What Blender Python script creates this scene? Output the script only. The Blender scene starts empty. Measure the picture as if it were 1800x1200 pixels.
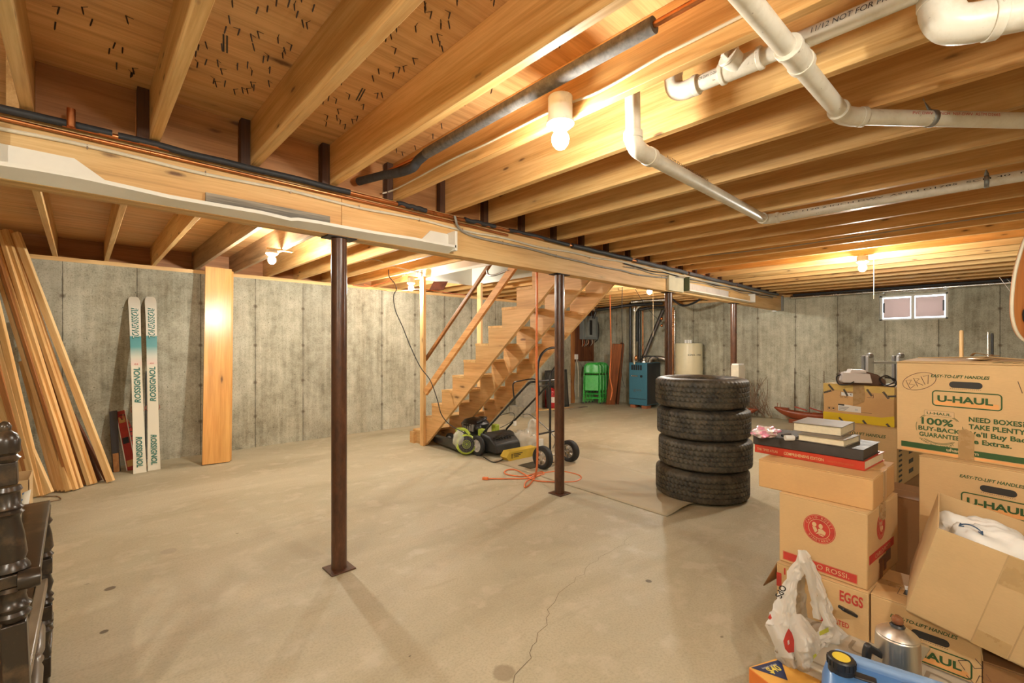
import bpy, bmesh, math, random
from mathutils import Vector, Matrix, noise
random.seed(7)
PI=math.pi
scn=bpy.context.scene; col=scn.collection
V=Vector
# ------------------------------------------------------------ camera
CF=798.99; YAW=math.radians(46.52); HZ=607.93; CH=1.37
cam=bpy.data.cameras.new('camera'); cam.sensor_width=36; cam.lens=CF/1800*36
cam.shift_y=(HZ-600)/1800; cam.clip_start=.02; cam.clip_end=60
co=bpy.data.objects.new('camera',cam); col.objects.link(co)
co.location=(0,0,CH); co.rotation_euler=(PI/2,0,YAW-PI/2)
scn.camera=co
# ------------------------------------------------------------ world, exposure
w=bpy.data.worlds.new('world'); scn.world=w; w.use_nodes=True
w.node_tree.nodes['Background'].inputs[0].default_value=(.75,.88,1,1)
w.node_tree.nodes['Background'].inputs[1].default_value=7
vs=scn.view_settings; vs.view_transform='Standard'; vs.look='None'; vs.gamma=1; vs.use_curve_mapping=False
vs.exposure=0.57
scn.cycles.use_denoising=True; scn.cycles.max_bounces=10; scn.cycles.diffuse_bounces=6
scn.cycles.sample_clamp_indirect=6
BULB=(1,.95,.84); POWER=1.0
# ------------------------------------------------------------ measuring: photograph point -> place in the room
ca,sa=math.cos(YAW),math.sin(YAW)
def ray(x,y):
    u=(x-900)/CF; return V((ca+u*sa, sa-u*ca, (HZ-y)/CF))
def atZ(x,y,z=0): r=ray(x,y); return V((0,0,CH))+r*((z-CH)/r.z)
def atY(x,y,Y): r=ray(x,y); return V((0,0,CH))+r*(Y/r.y)
def atX(x,y,X): r=ray(x,y); return V((0,0,CH))+r*(X/r.x)
def atD(x,y,d): return V((0,0,CH))+ray(x,y)*d
def FR(F,R,z): return V((F*ca+R*sa, F*sa-R*ca, z))
# ------------------------------------------------------------ materials
MATS={}
class NT:
    def __init__(s,name):
        m=bpy.data.materials.new(name); m.use_nodes=True; s.m=m; s.t=m.node_tree; s.n=s.t.nodes; s.l=s.t.links
        s.b=s.n['Principled BSDF']; MATS[name]=m; s.bumpn=None
    def N(s,typ,**kw):
        n=s.n.new('ShaderNode'+typ)
        for k,v in kw.items():
            if k.startswith('_'): setattr(n,k[1:],v)
        for k,v in kw.items():
            if k.startswith('i'):
                try: key=int(k[1:]); inp=n.inputs[key]
                except ValueError: inp=n.inputs[k[1:].replace('_',' ')]
                if isinstance(v,bpy.types.NodeSocket): s.l.new(v,inp)
                else: inp.default_value=v
        return n
    def math(s,op,a,b=None,c=None):
        n=s.n.new('ShaderNodeMath'); n.operation=op
        for i,v in enumerate((a,b,c)):
            if v is None: continue
            if isinstance(v,bpy.types.NodeSocket): s.l.new(v,n.inputs[i])
            else: n.inputs[i].default_value=v
        return n.outputs[0]
    def mix(s,f,a,b,mode='MIX'):
        n=s.n.new('ShaderNodeMix'); n.data_type='RGBA'; n.blend_type=mode
        for inp,v in ((n.inputs[0],f),(n.inputs[6],a),(n.inputs[7],b)):
            if isinstance(v,bpy.types.NodeSocket): s.l.new(v,inp)
            elif isinstance(v,tuple): inp.default_value=(*v[:3],1)
            else: inp.default_value=v
        return n.outputs[2]
    def coord(s,rnd=True,scale=(1,1,1)):
        tc=s.N('TexCoord').outputs['Object']
        if rnd:
            oi=s.N('ObjectInfo').outputs['Random']
            k=s.math('MULTIPLY',oi,57.0)
            c=s.N('CombineXYZ',i0=k,i1=k,i2=k).outputs[0]
            tc=s.N('VectorMath',_operation='ADD',i0=tc,i1=c).outputs[0]
        return s.N('Mapping',iVector=tc,iScale=scale).outputs[0]
    def noise(s,vec,scale,detail=4,rough=.55,dist=0):
        return s.N('TexNoise',iVector=vec,iScale=scale,iDetail=detail,iRoughness=rough,iDistortion=dist).outputs[0]
    def ramp(s,f,stops):
        n=s.N('ValToRGB',iFac=f); e=n.color_ramp.elements
        while len(e)<len(stops): e.new(.5)
        for i,(p,c) in enumerate(stops):
            e[i].position=p; e[i].color=(*c,1) if len(c)==3 else c
        return n.outputs[0]
    def step(s,f,a,b):
        return s.N('MapRange',iValue=f,i1=a,i2=b,i3=0.0,i4=1.0).outputs[0]
    def col(s,c):
        if isinstance(c,tuple): s.b.inputs['Base Color'].default_value=(*c[:3],1)
        else: s.l.new(c,s.b.inputs['Base Color'])
    def rough(s,r):
        if isinstance(r,float): s.b.inputs['Roughness'].default_value=r
        else: s.l.new(r,s.b.inputs['Roughness'])
    def bump(s,h,strength=.3,dist=.005):
        n=s.N('Bump',iHeight=h,iStrength=strength,iDistance=dist); s.l.new(n.outputs[0],s.b.inputs['Normal'])
def plain(name,c,r=.5,metal=0.,spec=None,trans=0.,alpha=1.,coat=0.,var=.12,sc=8.):
    if name in MATS: return MATS[name]
    m=NT(name)
    if var>0:
        n=m.noise(m.coord(),sc,5,.65); k=m.step(n,.3,.7)
        m.col(m.mix(k,tuple(x*(1-var) for x in c),tuple(min(1,x*(1+var)) for x in c)))
        m.rough(m.N('MapRange',iValue=n,i1=.3,i2=.7,i3=max(.02,r-.07),i4=min(1,r+.07)).outputs[0])
    else: m.col(c); m.rough(float(r))
    m.b.inputs['Metallic'].default_value=metal
    if trans: m.b.inputs['Transmission Weight'].default_value=trans
    if alpha<1: m.b.inputs['Alpha'].default_value=alpha
    if coat: m.b.inputs['Coat Weight'].default_value=coat; m.b.inputs['Coat Roughness'].default_value=.15
    return m.m
def wood(name,c1,c2,axis,knot=(.12,.05,.02),kn=1.,r=.55,bands=1.,coat=0.,vary=.18):
    m=NT(name); sc=[1.,1.,1.]; sc[axis]=.055
    v=m.coord(True,tuple(sc))
    warp=m.noise(v,3.5,3,.5)
    n=m.noise(v,14*bands,5,.6,.6)
    fine=m.noise(m.coord(True,tuple(1 if i!=axis else .03 for i in range(3))),130,3,.6)
    k=m.math('ADD',m.math('MULTIPLY',n,.7),m.math('MULTIPLY',fine,.35))
    g=m.ramp(k,[(.36,tuple(x*.82 for x in c2)),(.46,c2),(.55,tuple((a+b)/2 for a,b in zip(c1,c2))),(.66,c1)])
    big=m.noise(m.coord(True,tuple(1 if i!=axis else .35 for i in range(3))),2.2,3,.5)
    g=m.mix(m.step(big,.35,.75),g,m.mix(1.0,g,(1.1,.92,.78),'MULTIPLY'))
    oi=m.N('ObjectInfo').outputs['Random']
    val=m.N('MapRange',iValue=oi,i1=0.,i2=1.,i3=1-vary,i4=1+vary*.6).outputs[0]
    g=m.mix(1.0,g,m.N('CombineColor',i0=val,i1=val,i2=val).outputs[0],'MULTIPLY')
    if kn>0:
        ks=[9.,9.,9.]; ks[axis]=2.6
        vo=m.N('TexVoronoi',iVector=m.coord(True,tuple(ks)),iScale=kn,iRandomness=1.)
        wob=m.noise(m.coord(True),40,2)
        d=m.math('ADD',vo.outputs['Distance'],m.math('MULTIPLY',wob,.06))
        rs=m.math('GREATER_THAN',m.N('SeparateColor',i0=vo.outputs['Color']).outputs[0],.38)
        f1=m.math('MULTIPLY',m.math('SUBTRACT',1.,m.step(d,.08,.15)),m.math('MULTIPLY',rs,.9))
        f2=m.math('MULTIPLY',m.math('SUBTRACT',1.,m.step(d,.10,.34)),m.math('MULTIPLY',rs,.35))
        g=m.mix(f2,g,tuple(x*.55 for x in c2)); g=m.mix(f1,g,knot)
    m.col(g); m.rough(float(r)); m.bump(k,.06 if coat else .35,.003)
    if coat: m.b.inputs['Coat Weight'].default_value=coat; m.b.inputs['Coat Roughness'].default_value=.05
    return m.m
PINE1,PINE2=(.78,.55,.245),(.60,.36,.125)
W_Y=wood('pine_y',PINE1,PINE2,1,kn=1.35)
W_X=wood('pine_x',(.78,.56,.265),(.64,.41,.165),0)
W_Z=wood('pine_z',(.80,.57,.29),(.64,.41,.18),2)
W_ZP=wood('pine_pale_z',(.80,.58,.30),(.64,.40,.16),2,vary=.1)
W_OLD=wood('pine_grey_y',(.42,.30,.17),(.25,.17,.09),1)
W_DARK=wood('dark_board_z',(.20,.065,.02),(.10,.03,.01),2,kn=.5)
W_BLOCK=wood('block_x',(.50,.26,.10),(.36,.17,.06),0)
W_LAP=wood('lap_dark',(.10,.045,.02),(.05,.02,.01),2,kn=0)
W_SHELF=wood('shelf_varnish',(.74,.42,.13),(.60,.30,.075),2,r=.30,coat=.8,vary=.05,kn=.8)
W_STAIR=wood('stair_pine',(.74,.49,.23),(.58,.35,.14),1,kn=.7,vary=.1)
W_STAIRZ=wood('stair_pine_z',(.68,.38,.14),(.52,.24,.07),2,kn=.7,vary=.1)
W_GREY=wood('weathered_x',(.50,.45,.35),(.16,.145,.115),0,kn=0,bands=1.3)
W_PLY=wood('plywood',(.74,.49,.23),(.58,.34,.14),0,kn=.6,bands=1.6,vary=.1)
def walls(name,ax,u0,sp):
    m=NT(name); tc=m.N('TexCoord').outputs['Object']
    s=m.N('SeparateXYZ',i0=tc); u=s.outputs[ax]; z=s.outputs[2]
    big=m.noise(tc,1.1,5,.6); mid=m.noise(tc,7,6,.7); fine=m.noise(tc,70,4,.7)
    st=m.noise(m.N('Mapping',iVector=tc,iScale=(9,9,.5)).outputs[0],1.6,5,.65)
    k=m.math('ADD',m.math('MULTIPLY',big,.45),m.math('MULTIPLY',mid,.38)); k=m.math('ADD',k,m.math('MULTIPLY',st,.32)); k=m.math('SUBTRACT',k,.045)
    c=m.ramp(k,[(.38,(.17,.157,.114)),(.45,(.30,.285,.212)),(.53,(.415,.400,.310)),(.64,(.55,.535,.43))])
    c=m.mix(m.math('MULTIPLY',m.step(fine,.52,.72),.7),c,(.13,.12,.08)); c=m.mix(m.math('MULTIPLY',m.math('SUBTRACT',1.,m.step(fine,.28,.42)),.5),c,(.62,.60,.48))
    t=m.math('DIVIDE',m.math('SUBTRACT',u,u0),sp)
    idx=m.math('FLOOR',m.math('ADD',t,.0)); rn=m.N('TexWhiteNoise',_noise_dimensions='1D',iW=idx).outputs[0]
    c=m.mix(1.,c,m.N('CombineColor',**{'i0':m.N('MapRange',iValue=rn,i1=0.,i2=1.,i3=.88,i4=1.08).outputs[0],'i1':m.N('MapRange',iValue=rn,i1=0.,i2=1.,i3=.88,i4=1.08).outputs[0],'i2':m.N('MapRange',iValue=rn,i1=0.,i2=1.,i3=.87,i4=1.06).outputs[0]}).outputs[0],'MULTIPLY')
    fr=m.math('SUBTRACT',t,m.math('ROUND',t)); du=m.math('MULTIPLY',m.math('ABSOLUTE',fr),sp)
    wob=m.math('MULTIPLY',m.noise(tc,11,3),.012)
    du2=m.math('ABSOLUTE',m.math('SUBTRACT',m.math('ADD',du,wob),.006))
    line=m.math('SUBTRACT',1.,m.step(du2,.002,.007))
    soft=m.math('SUBTRACT',1.,m.step(du,.0,.05))
    c=m.mix(m.math('MULTIPLY',soft,.22),c,(.20,.17,.12))
    c=m.mix(m.math('MULTIPLY',line,.75),c,(.07,.058,.04))
    dz=None
    for zz in (1.908,1.38,.876,.42):
        a=m.math('ABSOLUTE',m.math('SUBTRACT',z,zz)); dz=a if dz is None else m.math('MINIMUM',dz,a)
    rr=m.math('SQRT',m.math('ADD',m.math('MULTIPLY',du,du),m.math('MULTIPLY',dz,dz)))
    rr=m.math('ADD',rr,m.math('MULTIPLY',m.noise(tc,60,2),.012))
    tie=m.math('SUBTRACT',1.,m.step(rr,.016,.038)); c=m.mix(m.math('MULTIPLY',tie,.85),c,(.11,.085,.055))
    vo=m.N('TexVoronoi',iVector=tc,iScale=17.); pit=m.math('MULTIPLY',m.math('SUBTRACT',1.,m.step(vo.outputs['Distance'],.06,.12)),m.math('GREATER_THAN',m.N('SeparateColor',i0=vo.outputs['Color']).outputs[0],.72))
    c=m.mix(m.math('MULTIPLY',pit,.85),c,(.07,.06,.04))
    m.col(c); m.rough(.85)
    h=m.math('SUBTRACT',m.math('MULTIPLY',mid,.5),m.math('ADD',line,m.math('MULTIPLY',pit,.6))); h=m.math('ADD',h,m.math('MULTIPLY',fine,.2))
    m.bump(h,.45,.006); return m.m
M_WL=walls('concrete_wall_left',0,-.145,.6195); M_WF=walls('concrete_wall_far',1,.557,.6435)
def floor_mat():
    m=NT('concrete_floor'); tc=m.N('TexCoord').outputs['Object']
    tw=m.N('Mapping',iVector=tc,iRotation=(0,0,.5),iScale=(.5,1.2,1)).outputs[0]
    big=m.noise(tw,1.1,5,.6,.8); mid=m.noise(tc,4.5,6,.65); fine=m.noise(tc,90,4,.6)
    k=m.math('ADD',m.math('MULTIPLY',big,.7),m.math('MULTIPLY',mid,.3))
    c=m.ramp(k,[(.34,(.345,.305,.203)),(.48,(.435,.395,.270)),(.66,(.525,.482,.35))])
    c=m.mix(m.math('MULTIPLY',m.step(fine,.45,.70),.38),c,(.25,.21,.14)); c=m.mix(m.math('MULTIPLY',m.math('SUBTRACT',1.,m.step(mid,.36,.47)),.35),c,(.62,.57,.43))
    sm=m.noise(m.N('Mapping',iVector=tc,iRotation=(0,0,-.55),iScale=(1.2,5,1)).outputs[0],2.0,4,.6,.5)
    c=m.mix(m.math('MULTIPLY',m.step(sm,.60,.78),.35),c,(.30,.235,.14))
    for sc_,th,ls in ((7.,.045,.72),(2.6,.035,.6)):
        vo=m.N('TexVoronoi',iVector=m.N('Mapping',iVector=tc,iScale=(1,1.6,1),iRotation=(0,0,.6)).outputs[0],iScale=sc_)
        wb=m.math('MULTIPLY',m.noise(tc,55,3),.05)
        f=m.math('MULTIPLY',m.math('SUBTRACT',1.,m.step(m.math('ADD',vo.outputs['Distance'],wb),th,th+.03)),m.math('GREATER_THAN',m.N('SeparateColor',i0=vo.outputs['Color']).outputs[0],ls))
        c=m.mix(m.math('MULTIPLY',f,.85),c,(.07,.055,.035))
    def blot(px,py,r,colr,st):
        nonlocal c
        p=atZ(px,py); d=m.N('VectorMath',_operation='DISTANCE',i0=tc,i1=tuple(p)).outputs['Value']
        d=m.math('ADD',d,m.math('MULTIPLY',m.math('SUBTRACT',mid,.5),r*1.2))
        c=m.mix(m.math('MULTIPLY',m.math('SUBTRACT',1.,m.step(d,r*.8,r)),st),c,colr)
    blot(884,1182,.055,(.22,.17,.10),.6); blot(193,1034,.03,(.08,.06,.04),.8); blot(183,1110,.018,(.07,.05,.03),.8)
    blot(297,968,.05,(.30,.26,.20),.45); blot(1140,1021,.02,(.08,.06,.04),.8)
    m.col(c); m.rough(m.N('MapRange',iValue=mid,i1=.3,i2=.7,i3=.5,i4=.72).outputs[0])
    m.bump(m.math('ADD',mid,m.math('MULTIPLY',fine,.15)),.12,.004); return m.m
M_FLOOR=floor_mat()
def cardboard(name,c):
    m=NT(name); tc=m.coord()
    n=m.noise(tc,4,5,.6); f=m.noise(m.coord(True,(1,1,6)),60,3,.5)
    k=m.math('ADD',m.math('MULTIPLY',n,.7),m.math('MULTIPLY',f,.3))
    m.col(m.mix(m.step(k,.3,.7),tuple(x*.88 for x in c),tuple(x*1.08 for x in c))); m.rough(.75)
    m.bump(n,.25,.006); return m.m
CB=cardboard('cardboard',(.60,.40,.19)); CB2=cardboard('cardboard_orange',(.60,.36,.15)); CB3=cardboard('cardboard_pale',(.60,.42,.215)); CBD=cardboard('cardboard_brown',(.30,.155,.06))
CBI=cardboard('cardboard_inside',(.62,.44,.24))
def pvc():
    m=NT('white_pvc'); tc=m.coord(); n=m.noise(tc,9,5,.7); f=m.noise(m.coord(True,(1,1,1)),45,3,.6)
    c=m.mix(m.step(n,.45,.75),(.76,.72,.62),(.60,.54,.42)); c=m.mix(m.math('MULTIPLY',m.step(f,.68,.74),.7),c,(.22,.17,.11))
    m.col(c); m.rough(.35); return m.m
PVC=pvc()
BLK=plain('black_metal',(.018,.018,.019),.35); RUB=plain('black_rubber',(.02,.02,.02),.72); BLKP=plain('black_plastic',(.02,.02,.022),.38)
FOAM=plain('foam_sleeve',(.045,.045,.05),.8,var=.4,sc=40.); FOAMG=plain('foam_sleeve_dusty',(.13,.12,.11),.85,var=.45,sc=40.)
COP=plain('copper_pipe',(.62,.25,.10),.32,1.,var=.2); STEEL=plain('bright_steel',(.6,.58,.55),.25,1.); GALV=plain('galvanised',(.32,.33,.33),.4,.8)
WHT=plain('white_paint',(.78,.76,.68),.55,var=.04); WHTP=plain('white_plastic',(.78,.77,.73),.35,var=.04); CREAM=plain('cream_enamel',(.66,.60,.40),.35,var=.04)
def colm():
    m=NT('brown_column_paint'); tc=m.coord(True,(1,1,.35)); n=m.noise(tc,22,5,.75); m.col(m.ramp(n,[(.35,(.05,.022,.012)),(.6,(.105,.042,.02)),(.80,(.17,.085,.05))]))
    m.rough(.30); m.bump(n,.3,.004); return m.m
COLM=colm()
NMW=plain('white_cable',(.66,.60,.46),.5); NMG=plain('grey_cable',(.30,.28,.24),.5); ORC=plain('orange_cord',(.75,.20,.06),.45); 
GRNP=plain('green_print',(.03,.085,.022),.7,var=.15,sc=30.); ORGP=plain('orange_print',(.74,.36,.12),.7,var=.1); REDP=plain('red_print',(.50,.045,.03),.7,var=.2,sc=25.); INK=plain('black_print',(.03,.028,.025),.6,var=0.); INKB=plain('pen_ink',(.10,.06,.05),.6,var=0.)
TAN=plain('tan_print',(.62,.42,.22),.7,var=.05)
TAPE=plain('brown_tape',(.40,.25,.11),.28,var=.08,sc=20.)
PAPER=plain('page_edges',(.68,.60,.42),.8,var=.08,sc=60.)
def emit(name,c,s):
    m=NT(name); m.col((1,1,1)); m.b.inputs['Emission Color'].default_value=(*c,1); m.b.inputs['Emission Strength'].default_value=s; return m.m
# ------------------------------------------------------------ mesh builder
WM={}
def frame(d,up=None):
    d=V(d).normalized(); up=V(up) if up is not None else (V((0,0,1)) if abs(d.z)<.9 else V((1,0,0)))
    x=up.cross(d); x=x.normalized() if x.length>1e-6 else V((1,0,0)); return x,d.cross(x).normalized(),d
class MB:
    def __init__(s): s.v=[]; s.f=[]
    def add(s,vs,fs):
        o=len(s.v); s.v+=[V(p) for p in vs]; s.f+=[tuple(i+o for i in f) for f in fs]; return s
    def obox(s,c,a,b,d):
        c,a,b,d=V(c),V(a),V(b),V(d); vs=[c+a*i+b*j+d*k for i in(-1,1) for j in(-1,1) for k in(-1,1)]
        fs=[(0,1,3,2),(4,6,7,5),(0,4,5,1),(2,3,7,6),(0,2,6,4),(1,5,7,3)]
        if a.cross(b).dot(d)<0: fs=[f[::-1] for f in fs]
        return s.add(vs,fs)
    def box(s,x0,x1,y0,y1,z0,z1):
        return s.obox(((x0+x1)/2,(y0+y1)/2,(z0+z1)/2),((x1-x0)/2,0,0),(0,(y1-y0)/2,0),(0,0,(z1-z0)/2))
    def bar(s,p,q,w,t,n=(0,0,1)):      # w across, t along n
        p,q=V(p),V(q); d=(q-p); u=d.normalized(); x=u.cross(V(n)).normalized(); y=x.cross(u).normalized()
        return s.obox((p+q)/2,x*w/2,y*t/2,d/2)
    def tube(s,pts,r,n=10,closed=False,flat=1.):
        pts=[V(p) for p in pts]; m=len(pts); R=r if isinstance(r,(list,tuple)) else [r]*m
        T=[]
        for i in range(m):
            a=pts[i-1] if (i>0 or closed) else pts[i]; b=pts[(i+1)%m] if (i<m-1 or closed) else pts[i]
            T.append((b-a).normalized())
        x,y,_=frame(T[0]); vs=[]
        for i in range(m):
            if i:
                q=T[i-1].rotation_difference(T[i]); x=q@x; y=q@y
            for k in range(n):
                a=2*PI*k/n; vs.append(pts[i]+(x*math.cos(a)+y*math.sin(a)*flat)*R[i])
        fs=[]
        for i in range(m if closed else m-1):
            j=(i+1)%m
            for k in range(n): fs.append((i*n+k,i*n+(k+1)%n,j*n+(k+1)%n,j*n+k))
        if not closed: fs+= [tuple(range(n))[::-1],tuple((m-1)*n+k for k in range(n))]
        return s.add(vs,fs)
    def lathe(s,prof,o=(0,0,0),ax=(0,0,1),n=24,up=None,ring=False):
        o=V(o); x,y,d=frame(ax,up); vs=[]; fs=[]; m=len(prof)
        for r,z in prof:
            for k in range(n):
                a=2*PI*k/n; vs.append(o+d*z+(x*math.cos(a)+y*math.sin(a))*max(r,1e-4))
        for i in range(m if ring else m-1):
            j=(i+1)%m
            for k in range(n): fs.append((i*n+k,i*n+(k+1)%n,j*n+(k+1)%n,j*n+k))
        if not ring: fs+=[tuple(range(n))[::-1],tuple((m-1)*n+k for k in range(n))]
        return s.add(vs,fs)
    def ball(s,c,r,sc=(1,1,1),n=14):
        m=n//2; vs=[];fs=[]
        for i in range(m+1):
            t=PI*i/m
            for k in range(n):
                a=2*PI*k/n; vs.append(V(c)+V((math.sin(t)*math.cos(a)*r*sc[0],math.sin(t)*math.sin(a)*r*sc[1],-math.cos(t)*r*sc[2])))
        for i in range(m):
            for k in range(n): fs.append((i*n+k,i*n+(k+1)%n,(i+1)*n+(k+1)%n,(i+1)*n+k))
        return s.add(vs,fs)
    def prism(s,poly,o,ex,ey,ez):      # poly in (ex,ey), thickness vector ez
        o,ex,ey,ez=V(o),V(ex),V(ey),V(ez); n=len(poly)
        a=[o+ex*p+ey*q for p,q in poly]; b=[p+ez for p in a]
        A=sum(poly[i][0]*poly[(i+1)%n][1]-poly[(i+1)%n][0]*poly[i][1] for i in range(n))
        fs=[tuple(range(n))[::-1],tuple(range(n,2*n))]+[(i,(i+1)%n,n+(i+1)%n,n+i) for i in range(n)]
        if (ex.cross(ey).dot(ez)<0)!=(A<0): fs=[f[::-1] for f in fs]
        return s.add(a+b,fs)
    def grid(s,fn,nu,nv,thick=None):
        vs=[V(fn(i/nu,j/nv)) for i in range(nu+1) for j in range(nv+1)]
        return s.add(vs,[(i*(nv+1)+j,(i+1)*(nv+1)+j,(i+1)*(nv+1)+j+1,i*(nv+1)+j+1) for i in range(nu) for j in range(nv)])
    def obj(s,name,mat,parent=None,world=False,bevel=0,solid=0,sharp=38,seg=2):
        me=bpy.data.meshes.new(name); me.from_pydata([tuple(p) for p in s.v],[],s.f); me.validate()
        bm=bmesh.new(); bm.from_mesh(me); bmesh.ops.remove_doubles(bm,verts=bm.verts,dist=1e-5) if len(s.v)<60000 else None
        bm.to_mesh(me); bm.free()
        me.polygons.foreach_set('use_smooth',[True]*len(me.polygons)); me.set_sharp_from_angle(angle=math.radians(sharp))
        o=bpy.data.objects.new(name,me); col.objects.link(o)
        if mat: me.materials.append(mat)
        if solid: md=o.modifiers.new('solid','SOLIDIFY'); md.thickness=solid; md.offset=0
        if bevel:
            md=o.modifiers.new('bevel','BEVEL'); md.width=bevel; md.segments=seg; md.limit_method='ANGLE'; md.angle_limit=math.radians(40)
        link(o,parent,world); return o
def link(o,parent,world=False):
    if parent is None: WM[o]=o.matrix_basis.copy(); return
    o.parent=parent
    if world: o.matrix_parent_inverse=WM[parent].inverted(); WM[o]=Matrix.Identity(4)
    else: WM[o]=WM[parent].copy()
def tag(o,label=None,cat=None,group=None,kind=None):
    if label: o['label']=label
    if cat: o['category']=cat
    if group: o['group']=group
    if kind: o['kind']=kind
    return o
def thing(name,label,cat,loc=(0,0,0),rz=0,group=None,M=None):
    o=bpy.data.objects.new(name,None); o.empty_display_size=.05; col.objects.link(o)
    o.matrix_basis=M if M is not None else Matrix.Translation(V(loc))@Matrix.Rotation(rz,4,'Z')
    WM[o]=o.matrix_basis.copy(); return tag(o,label,cat,group)
def struct(mb,name,mat,**k): return tag(mb.obj(name,mat,**k),kind='structure')
def copy_tree(o,parent=None):
    c=o.copy(); col.objects.link(c)
    if parent is not None: c.parent=parent
    WM[c]=c.matrix_basis.copy()
    for ch in [x for x in bpy.data.objects if x.parent==o]: copy_tree(ch,c)
    return c
def cr(pts,k=6,closed=False):
    P=[V(p) for p in pts]; n=len(P); out=[]
    for i in range(n if closed else n-1):
        if closed: a,b,c,d=P[i-1],P[i],P[(i+1)%n],P[(i+2)%n]
        else: a,b,c,d=P[max(i-1,0)],P[i],P[i+1],P[min(i+2,n-1)]
        for j in range(k):
            t=j/k; out.append(.5*((2*b)+(c-a)*t+(2*a-5*b+4*c-d)*t*t+(3*b-a-3*c+d)*t**3))
    if not closed: out.append(P[-1])
    return out
def text(s,parent,o,ex,ey,h,mat,w=None,bold=0.,shear=0.,name='lettering',ext=.0004,world=False,lift=.0008,align='L'):
    cu=bpy.data.curves.new('t','FONT'); cu.body=s; cu.size=1; cu.shear=shear; cu.offset=bold; cu.resolution_u=3
    t=bpy.data.objects.new('t',cu); me=bpy.data.meshes.new_from_object(t)
    bpy.data.objects.remove(t); bpy.data.curves.remove(cu)
    if not len(me.vertices): return None
    xs=[v.co.x for v in me.vertices]; ys=[v.co.y for v in me.vertices]
    x0,x1,y0,y1=min(xs),max(xs),min(ys),max(ys); ex,ey=V(ex).normalized(),V(ey).normalized(); n=ex.cross(ey)
    sy=h/.7 if h else 1; sx=(w/(x1-x0)) if w else sy
    off=-(x0) if align=='L' else -(x0+x1)/2
    for v in me.vertices:
        p=V(o)+ex*((v.co.x+off)*sx)+ey*(v.co.y*sy)+n*lift; v.co=p
    me.name=name; ob=bpy.data.objects.new(name,me); col.objects.link(ob); me.materials.append(mat); link(ob,parent,world); return ob
def stroke(lines,parent,o,ex,ey,r,mat,name='pen_marks'):
    mb=MB(); ex,ey=V(ex),V(ey); n=ex.cross(ey).normalized()
    for L in lines: mb.tube([V(o)+ex*a+ey*b+n*.0006 for a,b in L],r,5,flat=1.)
    return mb.obj(name,mat,parent)
# ============================================================ ROOM SHELL
XW,YW,XB,YN=9.57,6.86,-1.9,-1.35      # far wall, left wall, wall behind-left, wall behind
ZW,ZJ,ZF=2.2794,2.3265,2.565
fl=MB().box(XB,XW+.2,YN,YW+.2,-.12,0); FLOOR=struct(fl,'floor',M_FLOOR)
m=MB().box(XB-.25,XW+.25,YW,YW+.25,-.1,ZW); struct(m,'wall_left',M_WL)
wy0,wy1,wz0,wz1=.455,1.275,1.785,2.20
m=MB().box(XW,XW+.25,YN,wy0,0,ZW).box(XW,XW+.25,wy1,YW,0,ZW).box(XW,XW+.25,wy0,wy1,0,wz0).box(XW,XW+.25,wy0,wy1,wz1,ZW); struct(m,'wall_far',M_WF)
struct(MB().box(XB-.25,XB,YN,YW,-.1,ZW),'wall_near_left',M_WF); struct(MB().box(XB-.25,XW+.25,YN-.25,YN,-.1,ZW),'wall_behind',M_WL)
# sill plates and rims
struct(MB().box(XB,XW+.2,YW+.02,YW+.16,ZW,ZJ),'trim_1',W_X); struct(MB().box(XB,XW+.24,YW+.20,YW+.24,ZW,ZF),'trim_2',W_BLOCK)
struct(MB().box(XW+.02,XW+.16,YN,YW+.015,ZW,ZJ),'trim_3',W_Y); struct(MB().box(XW+.205,XW+.245,YN-.2,YW+.195,ZW,ZF),'trim_4',W_Y)
struct(MB().box(XB,XW+.2,YN-.16,YN-.02,ZW,ZJ),'trim_5',W_X); struct(MB().box(XB,XW+.2,YN-.24,YN-.2,ZW,ZF),'trim_6',W_X); struct(MB().box(XB-.2,XB-.02,YN-.2,YW+.2,ZW,ZF),'trim_7',W_Y)
hx0,hx1,hy0,hy1=3.47,4.45,2.86,5.60
m=MB().box(XB-.2,hx0,YN-.25,YW+.25,ZF,ZF+.02).box(hx1,XW+.25,YN-.25,YW+.25,ZF,ZF+.02).box(hx0,hx1,YN-.25,hy0,ZF,ZF+.02).box(hx0,hx1,hy1,YW+.25,ZF,ZF+.02)
CEIL=struct(m,'ceiling',W_PLY)
# plywood seams and stamps belong to the ceiling
m=MB()
for y in (-.1,4.75,): m.box(XB,XW,y-.0015,y+.0015,ZF-.001,ZF+.001)
m.obj('panel_seam',plain('seam_dark',(.08,.035,.015),.8),CEIL)
for px,py,rot in ((376,50,0),(627,148,0),(286,5,0),(150,380,1),(235,395,1)):
    p=atZ(px,py,ZF)
    if rot: continue
    text('RATED SHEATHING',CEIL,p,(.2,1,0),(-1,.2,0),.012,INK,w=.16,lift=.001,name='stamp'); text('APA 23/32 INCH',CEIL,p+V((.02,0,0)),(.2,1,0),(-1,.2,0),.012,INK,w=.14,lift=.001,name='stamp')
    m=MB()
    for k in range(2): m.obox(p+V((.045+.012*k,.07,-.001)),(.003,0,0),(.012,.06,0),(0,0,.0005))
    m.obj('stamp',INK,CEIL)
nm=MB(); rs=random.Random(3)
def nail(p):
    a=rs.uniform(0,6.28); t=V((math.cos(a)*.25,math.sin(a)*.25,-1)); nm.lathe([(.0028,0),(.0026,.024),(.0005,.030)],p,t,5)
    if rs.random()<.65: nm.tube([p+V((0,0,-.001)),p+V((math.cos(a),math.sin(a),-.02))*.022],.0012,4)
def nails(n,x0,x1,y0,y1):
    for _ in range(n): nail(V((rs.uniform(x0,x1),rs.uniform(y0,y1),ZF)))
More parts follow.
